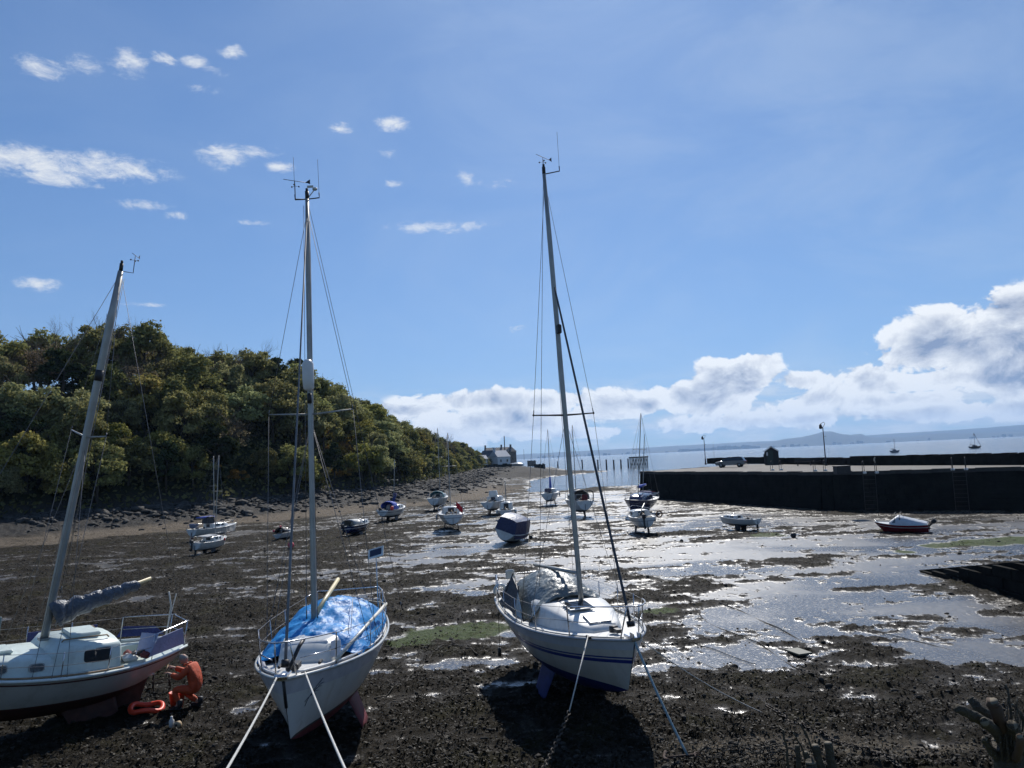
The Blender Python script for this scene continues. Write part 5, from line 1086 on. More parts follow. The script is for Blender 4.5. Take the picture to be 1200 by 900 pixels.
# houses on the point
def house(px, pyb, Y, w, d, he, hr, yaw, label, wallm, roofm, chim=(), wins=True, hip=False, name='house'):
    q = at(px, pyb, Y); q.z = max(q.z, gz(q.x, q.y)); R0 = empty(name, (q.x, q.y, q.z), (0, 0, radians(yaw)), label, 'house')
    mb = MB(); mb.prism([(-d / 2, -2.5), (d / 2, -2.5), (d / 2, he), (0, hr if not hip else he), (-d / 2, he)], -w / 2, w / 2, axis=0); mb.build('wall', wallm, R0)
    mb = MB(); r = w * .30 if hip else 0; o = .25
    v = [(-w / 2 - o, -d / 2 - o, he - .1), (w / 2 + o, -d / 2 - o, he - .1), (w / 2 + o, d / 2 + o, he - .1), (-w / 2 - o, d / 2 + o, he - .1), (-w / 2 + r, 0, hr + .12), (w / 2 - r, 0, hr + .12)]
    mb.add(v, [(0, 1, 5, 4), (2, 3, 4, 5), (1, 2, 5), (3, 0, 4), (3, 2, 1, 0)]); rfo = mb.build('roof', roofm, R0)
    for cx in chim: mb = MB(); mb.box((cx, 0, hr + .5), (.9, .7, 1.8)); mb.box((cx, 0, hr + 1.45), (1.05, .85, .15)); mb.build('chimney', wallm, rfo)
    if wins:
        for fl in range(max(1, int(he / 2.8))):
            n_ = max(1, int(w / 2.8))
            for k in range(n_): x = -w / 2 + w * (k + .5) / n_; mb = MB(); mb.box((x, -d / 2 - .03, 1.5 + 2.7 * fl), (.95, .08, 1.25)); wq = mb.build('window', glass, R0); mb = MB(); mb.box((x, -d / 2 - .06, .82 + 2.7 * fl), (1.15, .16, .1)); mb.build('sill', wallm, wq)
    return R0
wh = mat('white harling', (.66, .66, .64), .85, var=.05, vscale=.5); st = mat('grey sandstone', (.16, .145, .125), .85, var=.2, vscale=.8); sl = mat('grey slate', (.06, .065, .075), .6, var=.2, vscale=1); lt = mat('sunlit pale roof slate', (.42, .43, .45), .4, var=.1)
house(586, 543.5, 385, 8.0, 7, 3.6, 6.6, 38, 'white gabled house with pale roof in front of the stone block on the point', wh, lt, chim=(-3.2,))
house(573, 542.0, 400, 7, 6, 3.2, 6.2, -25, 'grey roofed white cottage between the woods and the gabled white house', wh, sl, chim=(3,))
house(584, 541.0, 425, 15, 8, 4.9, 7.8, 8, 'large dark slate roofed house behind the white houses on the point', st, sl, chim=(-7, 2))
house(599.0, 541.0, 405, 4.4, 5.0, 5.4, 7.6, 20, 'square stone tower house at the seaward end of the houses', st, sl, chim=(0,), hip=True, name='tower_house')
house(563, 542.5, 350, 5.5, 4, 1.9, 3.4, 20, 'low white cottage at the foot of the woods', wh, lt)
p = at(592, 538, 398); mb = MB(); mb.tube([(0, 0, 0), (0, 0, 8)], [.3, .22], 8); tag(mb.build('chimney_stack', st, loc=(p.x, p.y, p.z + 4)), 'tall thin chimney pipe rising above the tower house', 'chimney')
p = at(614.3, 539, 430); mb = MB(); mb.tube([(0, 0, 0), (0, 0, 6.5)], .08, 6); tag(mb.build('utility_pole', dark, loc=(p.x, p.y, p.z - .5)), 'thin pole standing alone to the right of the tower house', 'pole')
def boxwall(x0, x1, py0, py1, Y, label, m):
    a, b = at(x0, py1, Y), at(x1, py1, Y); hgt = (py1 - py0) * Y / FPX; mb = MB(); n_ = 8
    for k in range(n_): mb.box(((b.x - a.x) * (k + .5) / n_ , 0, hgt / 2 - .8 + .15 * sin(k * 2.3)), ((b.x - a.x) / n_, 1.2, hgt + 1.6 + .2 * cos(k * 3)))
    tag(mb.build('sea_wall', m, loc=(a.x, a.y, min(a.z, b.z))), label, 'wall')
boxwall(618, 628, 539.5, 543, 395, 'dark garden wall right of the houses on the point', st); boxwall(626, 639, 543.5, 548, 330, 'dark stepped sea wall above the shingle on the point', stone)
boxwall(556, 600, 543.2, 545.5, 345, 'low dark sea wall running under the white houses', stone)
p = at(606, 545, 360); mb = MB(); Hh = Hull(7, 2.4, .4, 1.2, 0, rake=.8); o = Hh.mesh([('w', .4, 0), ('s', 0, 0)], n=12, under=3).build('upturned_boat', white); tag(o, 'white boat hauled out on the grass right of the houses', 'boat'); o.matrix_world = pose(Vector((p.x, p.y, p.z)), radians(-12), 0, radians(150)); o.location.z += 1.0
# ================================================================== wood on the slope
def leafmat(name, col, tr=.45):
    M = bpy.data.materials.new(name); M.use_nodes = True; n = M.node_tree.nodes; l = M.node_tree.links; n.remove(n['Principled BSDF'])
    at_ = n.new('ShaderNodeAttribute'); at_.attribute_name = 'lv'; oi = n.new('ShaderNodeObjectInfo'); a = n.new('ShaderNodeMixRGB'); a.inputs[1].default_value = tuple(c * .62 for c in col) + (1,); a.inputs[2].default_value = tuple(c * 1.35 for c in col) + (1,)
    l.new(at_.outputs['Fac'], a.inputs[0]); hs = n.new('ShaderNodeHueSaturation'); l.new(a.outputs[0], hs.inputs['Color'])
    m1 = n.new('ShaderNodeMapRange'); m1.inputs[3].default_value = .492; m1.inputs[4].default_value = .53; l.new(oi.outputs['Random'], m1.inputs[0]); l.new(m1.outputs[0], hs.inputs['Hue'])
    m2 = n.new('ShaderNodeMath'); m2.operation = 'FRACT'; m3 = n.new('ShaderNodeMath'); m3.operation = 'MULTIPLY'; m3.inputs[1].default_value = 7.13; l.new(oi.outputs['Random'], m3.inputs[0]); l.new(m3.outputs[0], m2.inputs[0]); m4 = n.new('ShaderNodeMapRange'); m4.inputs[3].default_value = .65; m4.inputs[4].default_value = 1.25; l.new(m2.outputs[0], m4.inputs[0]); l.new(m4.outputs[0], hs.inputs['Value'])
    d = n.new('ShaderNodeBsdfDiffuse'); t = n.new('ShaderNodeBsdfTranslucent'); mx = n.new('ShaderNodeMixShader'); mx.inputs[0].default_value = tr
    l.new(hs.outputs[0], d.inputs[0]); l.new(hs.outputs[0], t.inputs[0]); l.new(d.outputs[0], mx.inputs[1]); l.new(t.outputs[0], mx.inputs[2]); l.new(mx.outputs[0], n['Material Output'].inputs['Surface']); return M
bark = mat('tree bark', (.06, .05, .04), .9, var=.3, bump=.5)
rng = np.random.default_rng(11)
def leaf_mesh(name, pts, nrm, size, m, squash=.7):
    n = len(pts); a = rng.normal(size=(n, 3)); nr = nrm + .75 * rng.normal(size=(n, 3)); nr /= np.linalg.norm(nr, axis=1, keepdims=True)
    u = np.cross(nr, a); u /= np.linalg.norm(u, axis=1, keepdims=True); v = np.cross(nr, u); s = size * rng.uniform(.55, 1.3, (n, 1))
    q = np.stack([pts - u * s - v * s * squash * .4, pts + v * s * squash * -1.0 + u * s * .1, pts + u * s + v * s * squash * .3, pts + v * s * squash], 1).reshape(-1, 3)
    me = bpy.data.meshes.new(name); me.vertices.add(n * 4); me.vertices.foreach_set('co', q.astype(np.float32).ravel()); me.loops.add(n * 4); me.loops.foreach_set('vertex_index', np.arange(n * 4, dtype=np.int32)); me.polygons.add(n); me.polygons.foreach_set('loop_start', np.arange(0, n * 4, 4, dtype=np.int32)); me.polygons.foreach_set('loop_total', np.full(n, 4, dtype=np.int32))
    at_ = me.attributes.new('lv', 'FLOAT', 'POINT'); at_.data.foreach_set('value', np.repeat(rng.uniform(0, 1, n), 4).astype(np.float32)); me.update(); me.materials.append(m); return me
def crown(name, R, Hc, n_bl, per, size, m, seed, low=.15, dens_r=.30, hollow=.55):
    """crown as clumps of leaves on an uneven dome; z from 0"""
    g = np.random.default_rng(seed); P = []; Nn = []
    for k in range(n_bl):
        th = g.uniform(0, 2 * pi); cz = g.uniform(-.35, 1); cr = sqrt(max(0, 1 - cz * cz)) * (1 if cz > 0 else .95); f = g.uniform(hollow, .98)
        c = np.array([cr * cos(th) * R * f, cr * sin(th) * R * f, Hc * (.45 + .52 * cz * f)]); br = R * dens_r * g.uniform(.6, 1.25)
        d = g.normal(size=(per, 3)); d /= np.linalg.norm(d, axis=1, keepdims=True); d[:, 2] = np.where(d[:, 2] < -.35, -d[:, 2], d[:, 2]); r = br * (g.uniform(.35, 1.05, (per, 1)) ** .6) * (1 + .25 * np.sin(d[:, :1] * 7 + k) * np.cos(d[:, 1:2] * 6))
        P.append(c + d * r * np.array([1, 1, .8])); Nn.append(d + np.array([0, 0, .35]))
    return leaf_mesh(name, np.concatenate(P), np.concatenate(Nn), size, m)
def trunk_mesh(h, R, seed, bare=False):
    g = random.Random(seed); mb = MB(); p = Vector((0, 0, -.6)); top = Vector((g.uniform(-.4, .4), g.uniform(-.4, .4), h * .62)); mb.tube([p, p.lerp(top, .5) + Vector((g.uniform(-.2, .2), g.uniform(-.2, .2), 0)), top], [.24, .18, .10], 7)
    def br(a, d, ln, r, lev):
        e = a + d * ln; mid = a.lerp(e, .5) + Vector((g.uniform(-1, 1), g.uniform(-1, 1), g.uniform(0, 1))) * ln * .08; mb.tube([a, mid, e], [r, r * .75, r * .45], 3 if lev > 1 else 5, cap=False)
        if lev < (4 if bare else 1):
            for k in range(3 if not bare or lev else 4):
                nd_ = (d + Vector((g.uniform(-1, 1), g.uniform(-1, 1), g.uniform(-.3, .8))) * .62).normalized(); br(a.lerp(e, g.uniform(.45, 1)), nd_, ln * g.uniform(.55, .8), r * .5, lev + 1)
    for k in range(7):
        a = p.lerp(top, g.uniform(.45, 1)); th = g.uniform(0, 2 * pi); br(a, Vector((cos(th) * .75, sin(th) * .75, g.uniform(.5, 1.1))).normalized(), R * g.uniform(.6, .9), .075, 0)
    me_o = mb.build('tmp', bark, fix=False); me = me_o.data; bpy.data.objects.remove(me_o); return me
KIND = {
 'olive': (leafmat('olive leaves', (.25, .235, .095)), 'olive green leafy tree in the wood on the slope'),
 'pale': (leafmat('pale new leaves', (.33, .32, .15)), 'pale green newly leaved tree in the wood on the slope'),
 'yellow': (leafmat('yellow green leaves', (.345, .30, .10)), 'yellow green budding tree in the wood on the slope'),
 'dark': (leafmat('ivy leaves', (.07, .082, .038), .35), 'dark ivy clad tree in the wood on the slope'),
 'brown': (leafmat('brown buds', (.20, .16, .105), .45), 'brown barely leafed tree on the crest of the wooded slope'),
 'gorse': (leafmat('orange gorse', (.36, .22, .06), .35), 'orange flowering gorse bush low on the wooded slope')}
PR = {}
for k, (m_, lab) in KIND.items():
    PR[k] = []
    for v in range(3):
        R, Hc = {'olive': (3.6, 7.6), 'pale': (3.3, 6.8), 'yellow': (3.4, 7.2), 'dark': (2.4, 7.5), 'brown': (3.5, 6.4), 'gorse': (2.2, 2.6)}[k]
        nb, per = {'brown': (26, 70), 'gorse': (20, 110), 'dark': (30, 180)}.get(k, (38, 185))
        cm = crown('crown', R, Hc, nb, per, {'brown': .13, 'gorse': .14}.get(k, .19), m_, v * 7 + len(k), dens_r={'brown': .34}.get(k, .31))
        PR[k].append((cm, trunk_mesh(8.5 if k != 'gorse' else 2.2, R, v + 30, bare=(k == 'brown')), Hc))
TREES = 0
def tree(kind, x, y, sc_, low=False):
    global TREES
    cm, tm, Hc = PR[kind][TREES % 3]; z = gz(x, y) - .2; lift = {'gorse': .1, 'dark': .8}.get(kind, 1.0 if not low else .1)
    nm = 'gorse_bush' if kind == 'gorse' else 'tree'; r = bpy.data.objects.new(nm, None); COL.objects.link(r); r.location = (x, y, z); r.rotation_euler = (0, 0, random.uniform(0, 6.28)); r.scale = (sc_ * random.uniform(.92, 1.1),) * 2 + (sc_ * random.uniform(.9, 1.12),)
    r['label'] = KIND[kind][1]; r['category'] = 'bush' if kind == 'gorse' else 'tree'; r['group'] = {'gorse': 'gorse bushes on the slope'}.get(kind, kind + ' trees on the wooded slope')
    c = bpy.data.objects.new('crown', cm); COL.objects.link(c); c.parent = r; c.location = (0, 0, lift)
    t = bpy.data.objects.new('trunk', tm); COL.objects.link(t); t.parent = r; TREES += 1
random.seed(21)
def along(sv, off):     # point at arc length sv of the foot curve, off metres landward
    for i in range(len(CURVE) - 1):
        if sv <= _cp[i + 1] or i == len(CURVE) - 2:
            t = (sv - _cp[i]) / (_cp[i + 1] - _cp[i]); a, b = CURVE[i], CURVE[i + 1]; dx, dy = b[0] - a[0], b[1] - a[1]; ln = math.hypot(dx, dy); return a[0] + dx * t - dy / ln * off, a[1] + dy * t + dx / ln * off
S0 = _cp[1] + 10
rowsd = [(1.2, 3.6, .80), (5.0, 3.9, .90), (9.5, 4.3, .98), (16, 5.4, 1.02), (22, 5.6, 1.02), (29, 5.6, 1.0), (35, 5.0, .9)]
for off, stp, k in rowsd:
    sv = S0 + random.uniform(0, 3)
    while sv < _cp[10]:
        x, y = along(sv, off + random.uniform(-1.8, 1.8)); px_ = 600 + FPX * x / y
        far_ = y > 150; w = random.random()
        if px_ > -70 and px_ < 575:
            if off > 20: kd = 'brown' if w < .42 else 'olive' if w < .8 else 'yellow'
            elif off < 3: kd = ('pale' if w < .30 else 'olive' if w < .58 else 'dark' if w < .80 else 'yellow')
            else: kd = ('olive' if w < .40 else 'pale' if w < .58 else 'yellow' if w < .75 else 'brown' if w < .86 else 'dark')
            if 230 < px_ < 410 and off < 12 and random.random() < .45: kd = 'gorse'
            if not (far_ and off > 23): tree(kd, x, y, k * random.uniform(.78, 1.18) * (.72 if y > 240 else .86 if far_ else 1), off < 3)
        sv += stp * random.uniform(.75, 1.25) * (1.35 if far_ else 1)
print('TREES', TREES)
# undergrowth between the trees
g = rng; n = 60000; sv = g.uniform(S0, _cp[10], n); of = g.uniform(-.8, 30, n) ; xy = np.array([along(a, b) for a, b in zip(sv, of)]); zz = ground_z(xy[:, 0], xy[:, 1]) + g.uniform(0, 1.1, n) * (1.2 - .0 * of)
me = leaf_mesh('undergrowth', np.stack([xy[:, 0], xy[:, 1], zz], -1), np.tile(np.array([.3, -.3, .8]), (n, 1)), .30, leafmat('undergrowth leaves', (.15, .14, .065), .45)); o = bpy.data.objects.new('undergrowth', me); COL.objects.link(o); tag(o, 'tangled undergrowth covering the slope between the trees', 'undergrowth', kind='stuff')
# boulders along the foot of the wood
def rock_mesh(seed):
    g = random.Random(seed); import bmesh
    bm = bmesh.new(); bmesh.ops.create_icosphere(bm, subdivisions=2, radius=1)
    ax = [Vector((g.uniform(-1, 1), g.uniform(-1, 1), g.uniform(-1, 1))).normalized() for _ in range(9)]; dd = [g.uniform(.55, .85) for _ in ax]
    for v in bm.verts:
        for a, d in zip(ax, dd):
            k = v.co.dot(a)
            if k > d: v.co -= a * (k - d)
        v.co *= 1 + g.uniform(-.04, .04)
    me = bpy.data.meshes.new('boulder'); bm.to_mesh(me); bm.free(); return me
rkm = mat('boulder stone', (.042, .040, .036), .8, var=.5, vscale=2, bump=.8, bscale=6, dirt=(.075, .07, .062), dscale=1.5, spec=.3)
RM = [rock_mesh(k) for k in range(6)]
for r_ in RM: r_.materials.append(rkm)
random.seed(33); nrock = 0
for k in range(900):
    sv = random.uniform(S0, _cp[8]); x, y = along(sv, -random.uniform(.0, 9.5) - (random.random() < .15) * random.uniform(0, 4)); px_ = 600 + FPX * x / y
    if px_ < -20 or nrock >= 180: continue
    s_ = random.uniform(.3, .62) * (1 if random.random() < .8 else 1.4); o = bpy.data.objects.new('boulder', RM[k % 6]); COL.objects.link(o); o.location = (x, y, gz(x, y) + s_ * .15); o.scale = (s_ * random.uniform(.8, 1.4), s_ * random.uniform(.7, 1.1), s_ * random.uniform(.45, .8)); o.rotation_euler = (random.uniform(-.3, .3), random.uniform(-.3, .3), random.uniform(0, 6.3))
    tag(o, 'dark angular boulder on the bank between the beach and the wood', 'boulder', 'boulders at the foot of the wood'); nrock += 1
# merged small stones: arrays built with numpy
def scatter_stones(name, xs, ys, ss, m, flat=.6, zoff=.1, seed=1, sub=1, zs=None):
    import bmesh
    g = np.random.default_rng(seed); base = []
    for k in range(5):
        bm = bmesh.new(); bmesh.ops.create_icosphere(bm, subdivisions=sub, radius=1); v = np.array([v.co[:] for v in bm.verts]); f = np.array([[q.index for q in fc.verts] for fc in bm.faces]); bm.free(); v = v * (1 + g.uniform(-.28, .28, (len(v), 1))); base.append((v, f))
    V = []; F_ = []; o = 0; z = ground_z(xs, ys) if zs is None else zs
    for i in range(len(xs)):
        v, f = base[i % 5]; a = g.uniform(0, 6.28); c, s = cos(a), sin(a); sx, sy, sz = ss[i] * g.uniform(.8, 1.5), ss[i] * g.uniform(.6, 1.0), ss[i] * flat * g.uniform(.6, 1.2)
        q = v * np.array([sx, sy, sz]); q = np.stack([q[:, 0] * c - q[:, 1] * s + xs[i], q[:, 0] * s + q[:, 1] * c + ys[i], q[:, 2] + z[i] + zoff * ss[i]], -1); V.append(q); F_.append(f + o); o += len(v)
    V = np.concatenate(V).astype(np.float32); F_ = np.concatenate(F_).astype(np.int32); me = bpy.data.meshes.new(name); me.vertices.add(len(V)); me.vertices.foreach_set('co', V.ravel()); me.loops.add(F_.size); me.loops.foreach_set('vertex_index', F_.ravel()); me.polygons.add(len(F_)); me.polygons.foreach_set('loop_start', np.arange(0, F_.size, 3, dtype=np.int32)); me.polygons.foreach_set('loop_total', np.full(len(F_), 3, dtype=np.int32)); me.update(); me.materials.append(m)
    ob = bpy.data.objects.new(name, me); COL.objects.link(ob); return ob
g = np.random.default_rng(5); n = 11000; sv = g.uniform(S0, _cp[9], n); of = -np.abs(g.normal(0, 1, n)) * 4.6; xy = np.array([along(a, b) for a, b in zip(sv, of)]); sz = g.gamma(2.0, .09, n) + .09
tag(scatter_stones('shore_rocks', xy[:, 0], xy[:, 1], sz, rkm, .6, .1, 3), 'mass of dark shore stones below the wood', 'stones', kind='stuff')
# pebbles and weed on the near mud
n = 22000; d = 13.5 + 42 * g.uniform(0, 1, n) ** 1.5; a = g.uniform(-.72, .72, n); X = d * np.tan(a); Y = d
z, q, *_ = ground_z(X, Y, True); keep = (q > -.25) | (g.uniform(0, 1, n) < .03); dens_ = fbm(X * .35, Y * .35, 3, 91) + .25 > g.uniform(-.5, .7, n); k = keep & dens_
s_ = (.010 + g.gamma(1.3, .009, n)) * (1 + .012 * d)
pm = mat('shore pebbles', (.04, .036, .030), .85, var=.6, vscale=6, dirt=(.03, .028, .022), dscale=4, spec=.25)
tag(scatter_stones('pebbles', X[k], Y[k], s_[k], pm, .65, .15, 6, zs=z[k]), 'pebbles and broken shell scattered over the dark mud', 'pebbles', kind='stuff')
n = 190000; d = 13.2 + 60 * g.uniform(0, 1, n) ** 1.4; a = g.uniform(-.72, .72, n); X = d * np.tan(a); Y = d; z, q, *_ = ground_z(X, Y, True)
w = (q + .8 * fbm(X * 1.3, Y * 1.3, 3, 92)) ; k = (w > .35 + g.uniform(0, .8, n)); X, Y, z, d = X[k], Y[k], z[k], d[k]
wm = mat('bladder weed', (.016, .012, .006), .65, var=.5, vscale=3, spec=.2)
me = leaf_mesh('seaweed', np.stack([X, Y, z + .018], -1), np.tile(np.array([0, 0, 1.3]), (len(X), 1)), .036, wm, .5); v = np.zeros(len(me.vertices) * 3, dtype=np.float32); o = bpy.data.objects.new('seaweed', me); COL.objects.link(o); tag(o, 'brown seaweed fronds strewn over the mud', 'seaweed', kind='stuff')
# ================================================================== worker, near things, ropes
ovm = mat('orange overalls', (.52, .075, .022), .75, var=.12, vscale=5, bump=.5, bscale=9, dirt=(.30, .07, .03), dscale=6); skinm = mat('skin', (.48, .27, .20), .55, var=.05)
mp_ = gnd(223, 835); man = empty('person', (mp_.x, mp_.y, gz(mp_.x, mp_.y)), (0, 0, radians(0)), 'person in orange overalls crouching to work under the stern of the leaning yacht', 'person')
# faces -x ; skeleton (x towards the boat is negative)
V = [(.14, 0, .50), (.15, 0, .66), (.08, 0, .86), (-.02, 0, 1.02), (-.10, 0, 1.09),                              # 0-4 pelvis, waist, chest, neck base, neck
     (.08, -.11, .46), (-.33, -.17, .50), (-.22, -.15, .12), (-.34, -.16, .05),                                 # 5-8 near leg: hip, knee, ankle, toe
     (.10, .11, .44), (-.18, .17, .30), (.16, .15, .09), (.02, .16, .04),                                       # 9-12 far leg (knee lower)
     (.03, -.19, .98), (-.17, -.24, .78), (-.40, -.17, .86), (-.47, -.15, .89),                                  # 13-16 near arm
     (.03, .19, .98), (-.20, .22, .82), (-.44, .12, .94), (-.51, .10, .98)]                                      # 17-20 far arm
Ed = [(0, 1), (1, 2), (2, 3), (3, 4), (0, 5), (5, 6), (6, 7), (7, 8), (0, 9), (9, 10), (10, 11), (11, 12), (2, 13), (13, 14), (14, 15), (15, 16), (2, 17), (17, 18), (18, 19), (19, 20)]
Rd = [.15, .14, .155, .085, .055, .10, .072, .045, .035, .10, .072, .045, .035, .07, .052, .034, .032, .07, .052, .034, .032]
V2, E2, R2 = list(V), list(Ed), list(Rd)
for base, sgn in ((16, -1), (20, 1)):          # fingers
    bx, by, bz = V[base]
    for j, (dy, ln) in enumerate(((-.028, .055), (-.010, .068), (.010, .064), (.027, .05))):
        i = len(V2); V2 += [(bx - .045, by + dy, bz + .012), (bx - .045 - ln * .7, by + dy, bz + .012 - .01), (bx - .045 - ln, by + dy, bz - .018)]; E2 += [(base, i), (i, i + 1), (i + 1, i + 2)]; R2 += [.0105, .0095, .008]
    i = len(V2); V2 += [(bx - .01, by - sgn * .035, bz - .012), (bx - .05, by - sgn * .048, bz - .02)]; E2 += [(base, i), (i, i + 1)]; R2 += [.012, .009]
R2 = [r - .028 if i in (0, 1, 2, 3) else r - .012 if i in (5, 9, 13, 17) else r for i, r in enumerate(R2)]
body = skin_obj('body', V2, E2, R2, skinm, man, 1)
# overalls: same skeleton, thicker, ending at neck, wrists and ankles
Vo = [Vector(v) for v in V]; Ro = [r + .028 - (.03 if i == 2 else 0) for i, r in enumerate(Rd)]; Ro[3] = .10; Vo[4] = Vector(V[3]).lerp(Vector(V[4]), .35); Ro[4] = .075
for a, b in ((6, 7), (10, 11)): Vo[b] = Vector(V[a]).lerp(Vector(V[b]), .86)
Eo = [e for e in Ed if e not in ((7, 8), (11, 12), (15, 16), (19, 20))]; keep = [i for i in range(21) if i not in (8, 12, 16, 20)]; mp2 = {i: k for k, i in enumerate(keep)}
skin_obj('overalls', [Vo[i] for i in keep], [(mp2[a], mp2[b]) for a, b in Eo], [Ro[i] for i in keep], ovm, man, 2)
mb = MB(); mb.tube([(-.07 + .085 * cos(a), .085 * sin(a), 1.06 + .03 * cos(a)) for a in np.linspace(0, 2 * pi, 15)], .022, 6, cap=False); mb.build('collar', ovm, man)
for a, b in ((7, 8), (11, 12)):
    A1, B1 = Vector(V[a]), Vector(V[b]); mb = MB(); mb.tube([A1 + Vector((.03, 0, .12)), A1 + Vector((.03, 0, .0)), A1 + Vector((.0, 0, -.06)), B1 + Vector((-.06, 0, -.01))], [.068, .066, .066, .045], 9); mb.box((A1 + B1) / 2 + Vector((-.02, 0, -.055)), (.30, .11, .03), bev=.008); mb.build('boot', dark, man)
hc = Vector((-.17, 0, 1.17)); mb = MB(); Rh = Matrix.Rotation(-.55, 3, 'Y')
def HP(x, y, z): return hc + Rh @ Vector((x, y, z))
rows = []
for i in range(13):
    t = i / 12; z = -.125 + .25 * t; r0 = sqrt(max(.0, 1 - (2 * t - 1) ** 2)); rows.append([HP((.098 * cos(a) * r0 - (.022 * exp(-((t - .42) / .07) ** 2) * max(0, -cos(a)) ** 14) - .014 * (t < .4) * max(0, -cos(a)) * r0 + .012), .076 * sin(a) * r0, z) for a in np.linspace(0, 2 * pi, 19)])
mb.grid(rows); hd_ = mb.build('head', skinm, man)
mb = MB()
for s_ in (1, -1): mb.ball(HP(.01, .078 * s_, .0), (.022, .012, .034), 8, 6)
mb.build('ears', skinm, man); mb = MB()
for s_ in (1, -1): mb.ball(HP(-.082, .03 * s_, .018), .010, 6, 5)
mb.tube([HP(-.092, -.022, -.055), HP(-.097, 0, -.058), HP(-.092, .022, -.055)], .005, 5); mb.build('face_features', mat('dark facial features', (.06, .03, .025), .5), man)
rows = []
for i in range(8):
    t = i / 7; ph = .15 + t * 1.42; rows.append([HP(.108 * cos(a) * cos(ph) + .014, .084 * sin(a) * cos(ph), .05 * (t < 0) + .134 * sin(ph) - (.05 * max(0, cos(a)) * (1 - t))) for a in np.linspace(0, 2 * pi, 19)])
mb = MB(); mb.grid(rows); mb.build('hair', mat('cropped grey hair', (.30, .26, .23), .8, var=.2), man)
mb = MB(); mb.tube([(-.56, -.12, .90), (-.58, .02, .98), (-.60, .12, 1.02)], .014, 6); mb.build('scraper', teak, man)
man.scale = (.94,) * 3
# bucket, ring, stool, bottle
def gp(px, py, dz=0): p = gnd(px, py); p.z = gz(p.x, p.y) + dz; return p
bk_ = empty('bucket', gp(207.5, 834), label='orange red bucket standing in front of the crouching worker', cat='bucket'); fr = mat('orange red bucket plastic', (.72, .07, .025), .45, var=.08)
mb = MB(); mb.grid([[Vector((r * cos(a), r * sin(a), z)) for a in np.linspace(0, 2 * pi, 21)] for r, z in ((0.001, .01), (.13, .01), (.175, .34), (.185, .345), (.185, .36), (.165, .36), (.12, .03), (.001, .03))]); mb.build('pail', fr, bk_)
mb = MB(); mb.tube([(.18 * cos(a), -.19 * abs(sin(a)) * .6, .35 - .10 * sin(a)) for a in np.linspace(0, pi, 10)], .006, 5); mb.build('handle', steel, bk_)
p = gp(171.5, 838, .03); mb = MB(); mb.tube([(.34 * cos(a), .34 * sin(a) * (.92 + .1 * cos(2 * a)), .05 + .03 * sin(3 * a)) for a in np.linspace(0, 2 * pi, 30)], .058, 9, cap=False); tag(mb.build('lifebuoy', fend_r, loc=p, rot=(.06, .1, .4)), 'orange life ring lying on the stones beside the bucket', 'life ring')
tr = empty('trestle', gp(189, 812), (0, 0, .5), 'small rusty frame trestle standing under the stern of the leaning yacht', 'trestle')
for sx in (-.17, .17):
    for sy in (-.17, .17): mb = MB(); mb.tube([(sx * 1.15, sy * 1.15, 0), (sx, sy, .62)], .014, 5); mb.build('leg', rust, tr)
mb = MB()
for z in (.2, .42, .62):
    s_ = .17 * (1.15 - .15 * z / .62)
    mb.tube([(-s_, -s_, z), (s_, -s_, z), (s_, s_, z), (-s_, s_, z), (-s_, -s_, z)], .012, 5)
mb.build('crossbars', rust, tr)
mb = MB(); mb.tube([(0, 0, 0), (0, 0, .17), (0, 0, .21), (0, 0, .26)], [.055, .055, .025, .025], 10); tag(mb.build('bottle', mat('white plastic bottle', (.7, .7, .68), .4), loc=gp(201, 858), rot=(.1, .05, 0)), 'white plastic bottle standing on the stones below the worker', 'bottle')
mb = MB(); mb.tube([(0, 0, 0), (0, .09, 0)], .075, 12); mb.tube([(0, -.004, 0), (0, .094, 0)], .035, 10, mi=1); tag(mb.build('reel', [mat('tan cardboard reel', (.42, .32, .2), .8), dark], loc=gp(206.5, 859.5, .07), rot=(0, 0, -.4)), 'small tan reel lying right of the white bottle', 'reel')
# moorings of the big yachts
def worldpt(R0, v): return R0.matrix_world @ Vector(v)
bowB = worldpt(B_, (3.5, .08, HB.zs(1) + .06)); bowB2 = worldpt(B_, (3.38, -.10, HB.zs(1) + .06)); bowB3 = worldpt(B_, (3.2, .30, HB.zs(.95) + .05))
cleat_rope('mooring_rope', [bowB2, at(228, 964, 6.4)], .016, rope_w, 'left of two white ropes running down from the tarpaulined yacht to the shore', 'rope', sag=.05)
cleat_rope('mooring_rope', [bowB3, at(428, 953, 6.8)], .016, rope_w, 'right of two white ropes running down from the tarpaulined yacht to the shore', 'rope', sag=.05)
bowC = worldpt(C_, (3.55, 0, HC.zs(1) - .02)); clC = worldpt(C_, (2.75, -.62, HC.zs(.88) + .06)); e0 = gp(806, 893, .04)
cleat_rope('mooring_rope', [bowC, e0], .022, rope_b, 'thick pale blue rope from the double blue lined yacht bow to a mud anchor', 'rope', sag=.06)
mb = MB(); mb.tube([(-.28, 0, .03), (.25, .05, .04)], .028, 7); mb.tube(arc([(-.30, -.16, .05), (-.34, 0, .03), (-.28, .17, .07)], 4), .03, 7); mb.tube([(.2, -.1, .05), (.24, .14, .04)], .02, 6); mb.tube([(.27 + .05 * cos(a), .05 + .05 * sin(a), .06) for a in np.linspace(0, 2 * pi, 9)], .012, 5, cap=False); tag(mb.build('anchor', rust, loc=gp(801, 893)), 'rusty anchor half sunk in mud at the end of the blue rope', 'anchor')
cleat_rope('mooring_line', [worldpt(C_, (3.5, .12, HC.zs(1))), gp(893, 838, .02)], .011, rope_w, 'thin white line from the bow slanting right to the wet mud', 'rope', sag=.10)
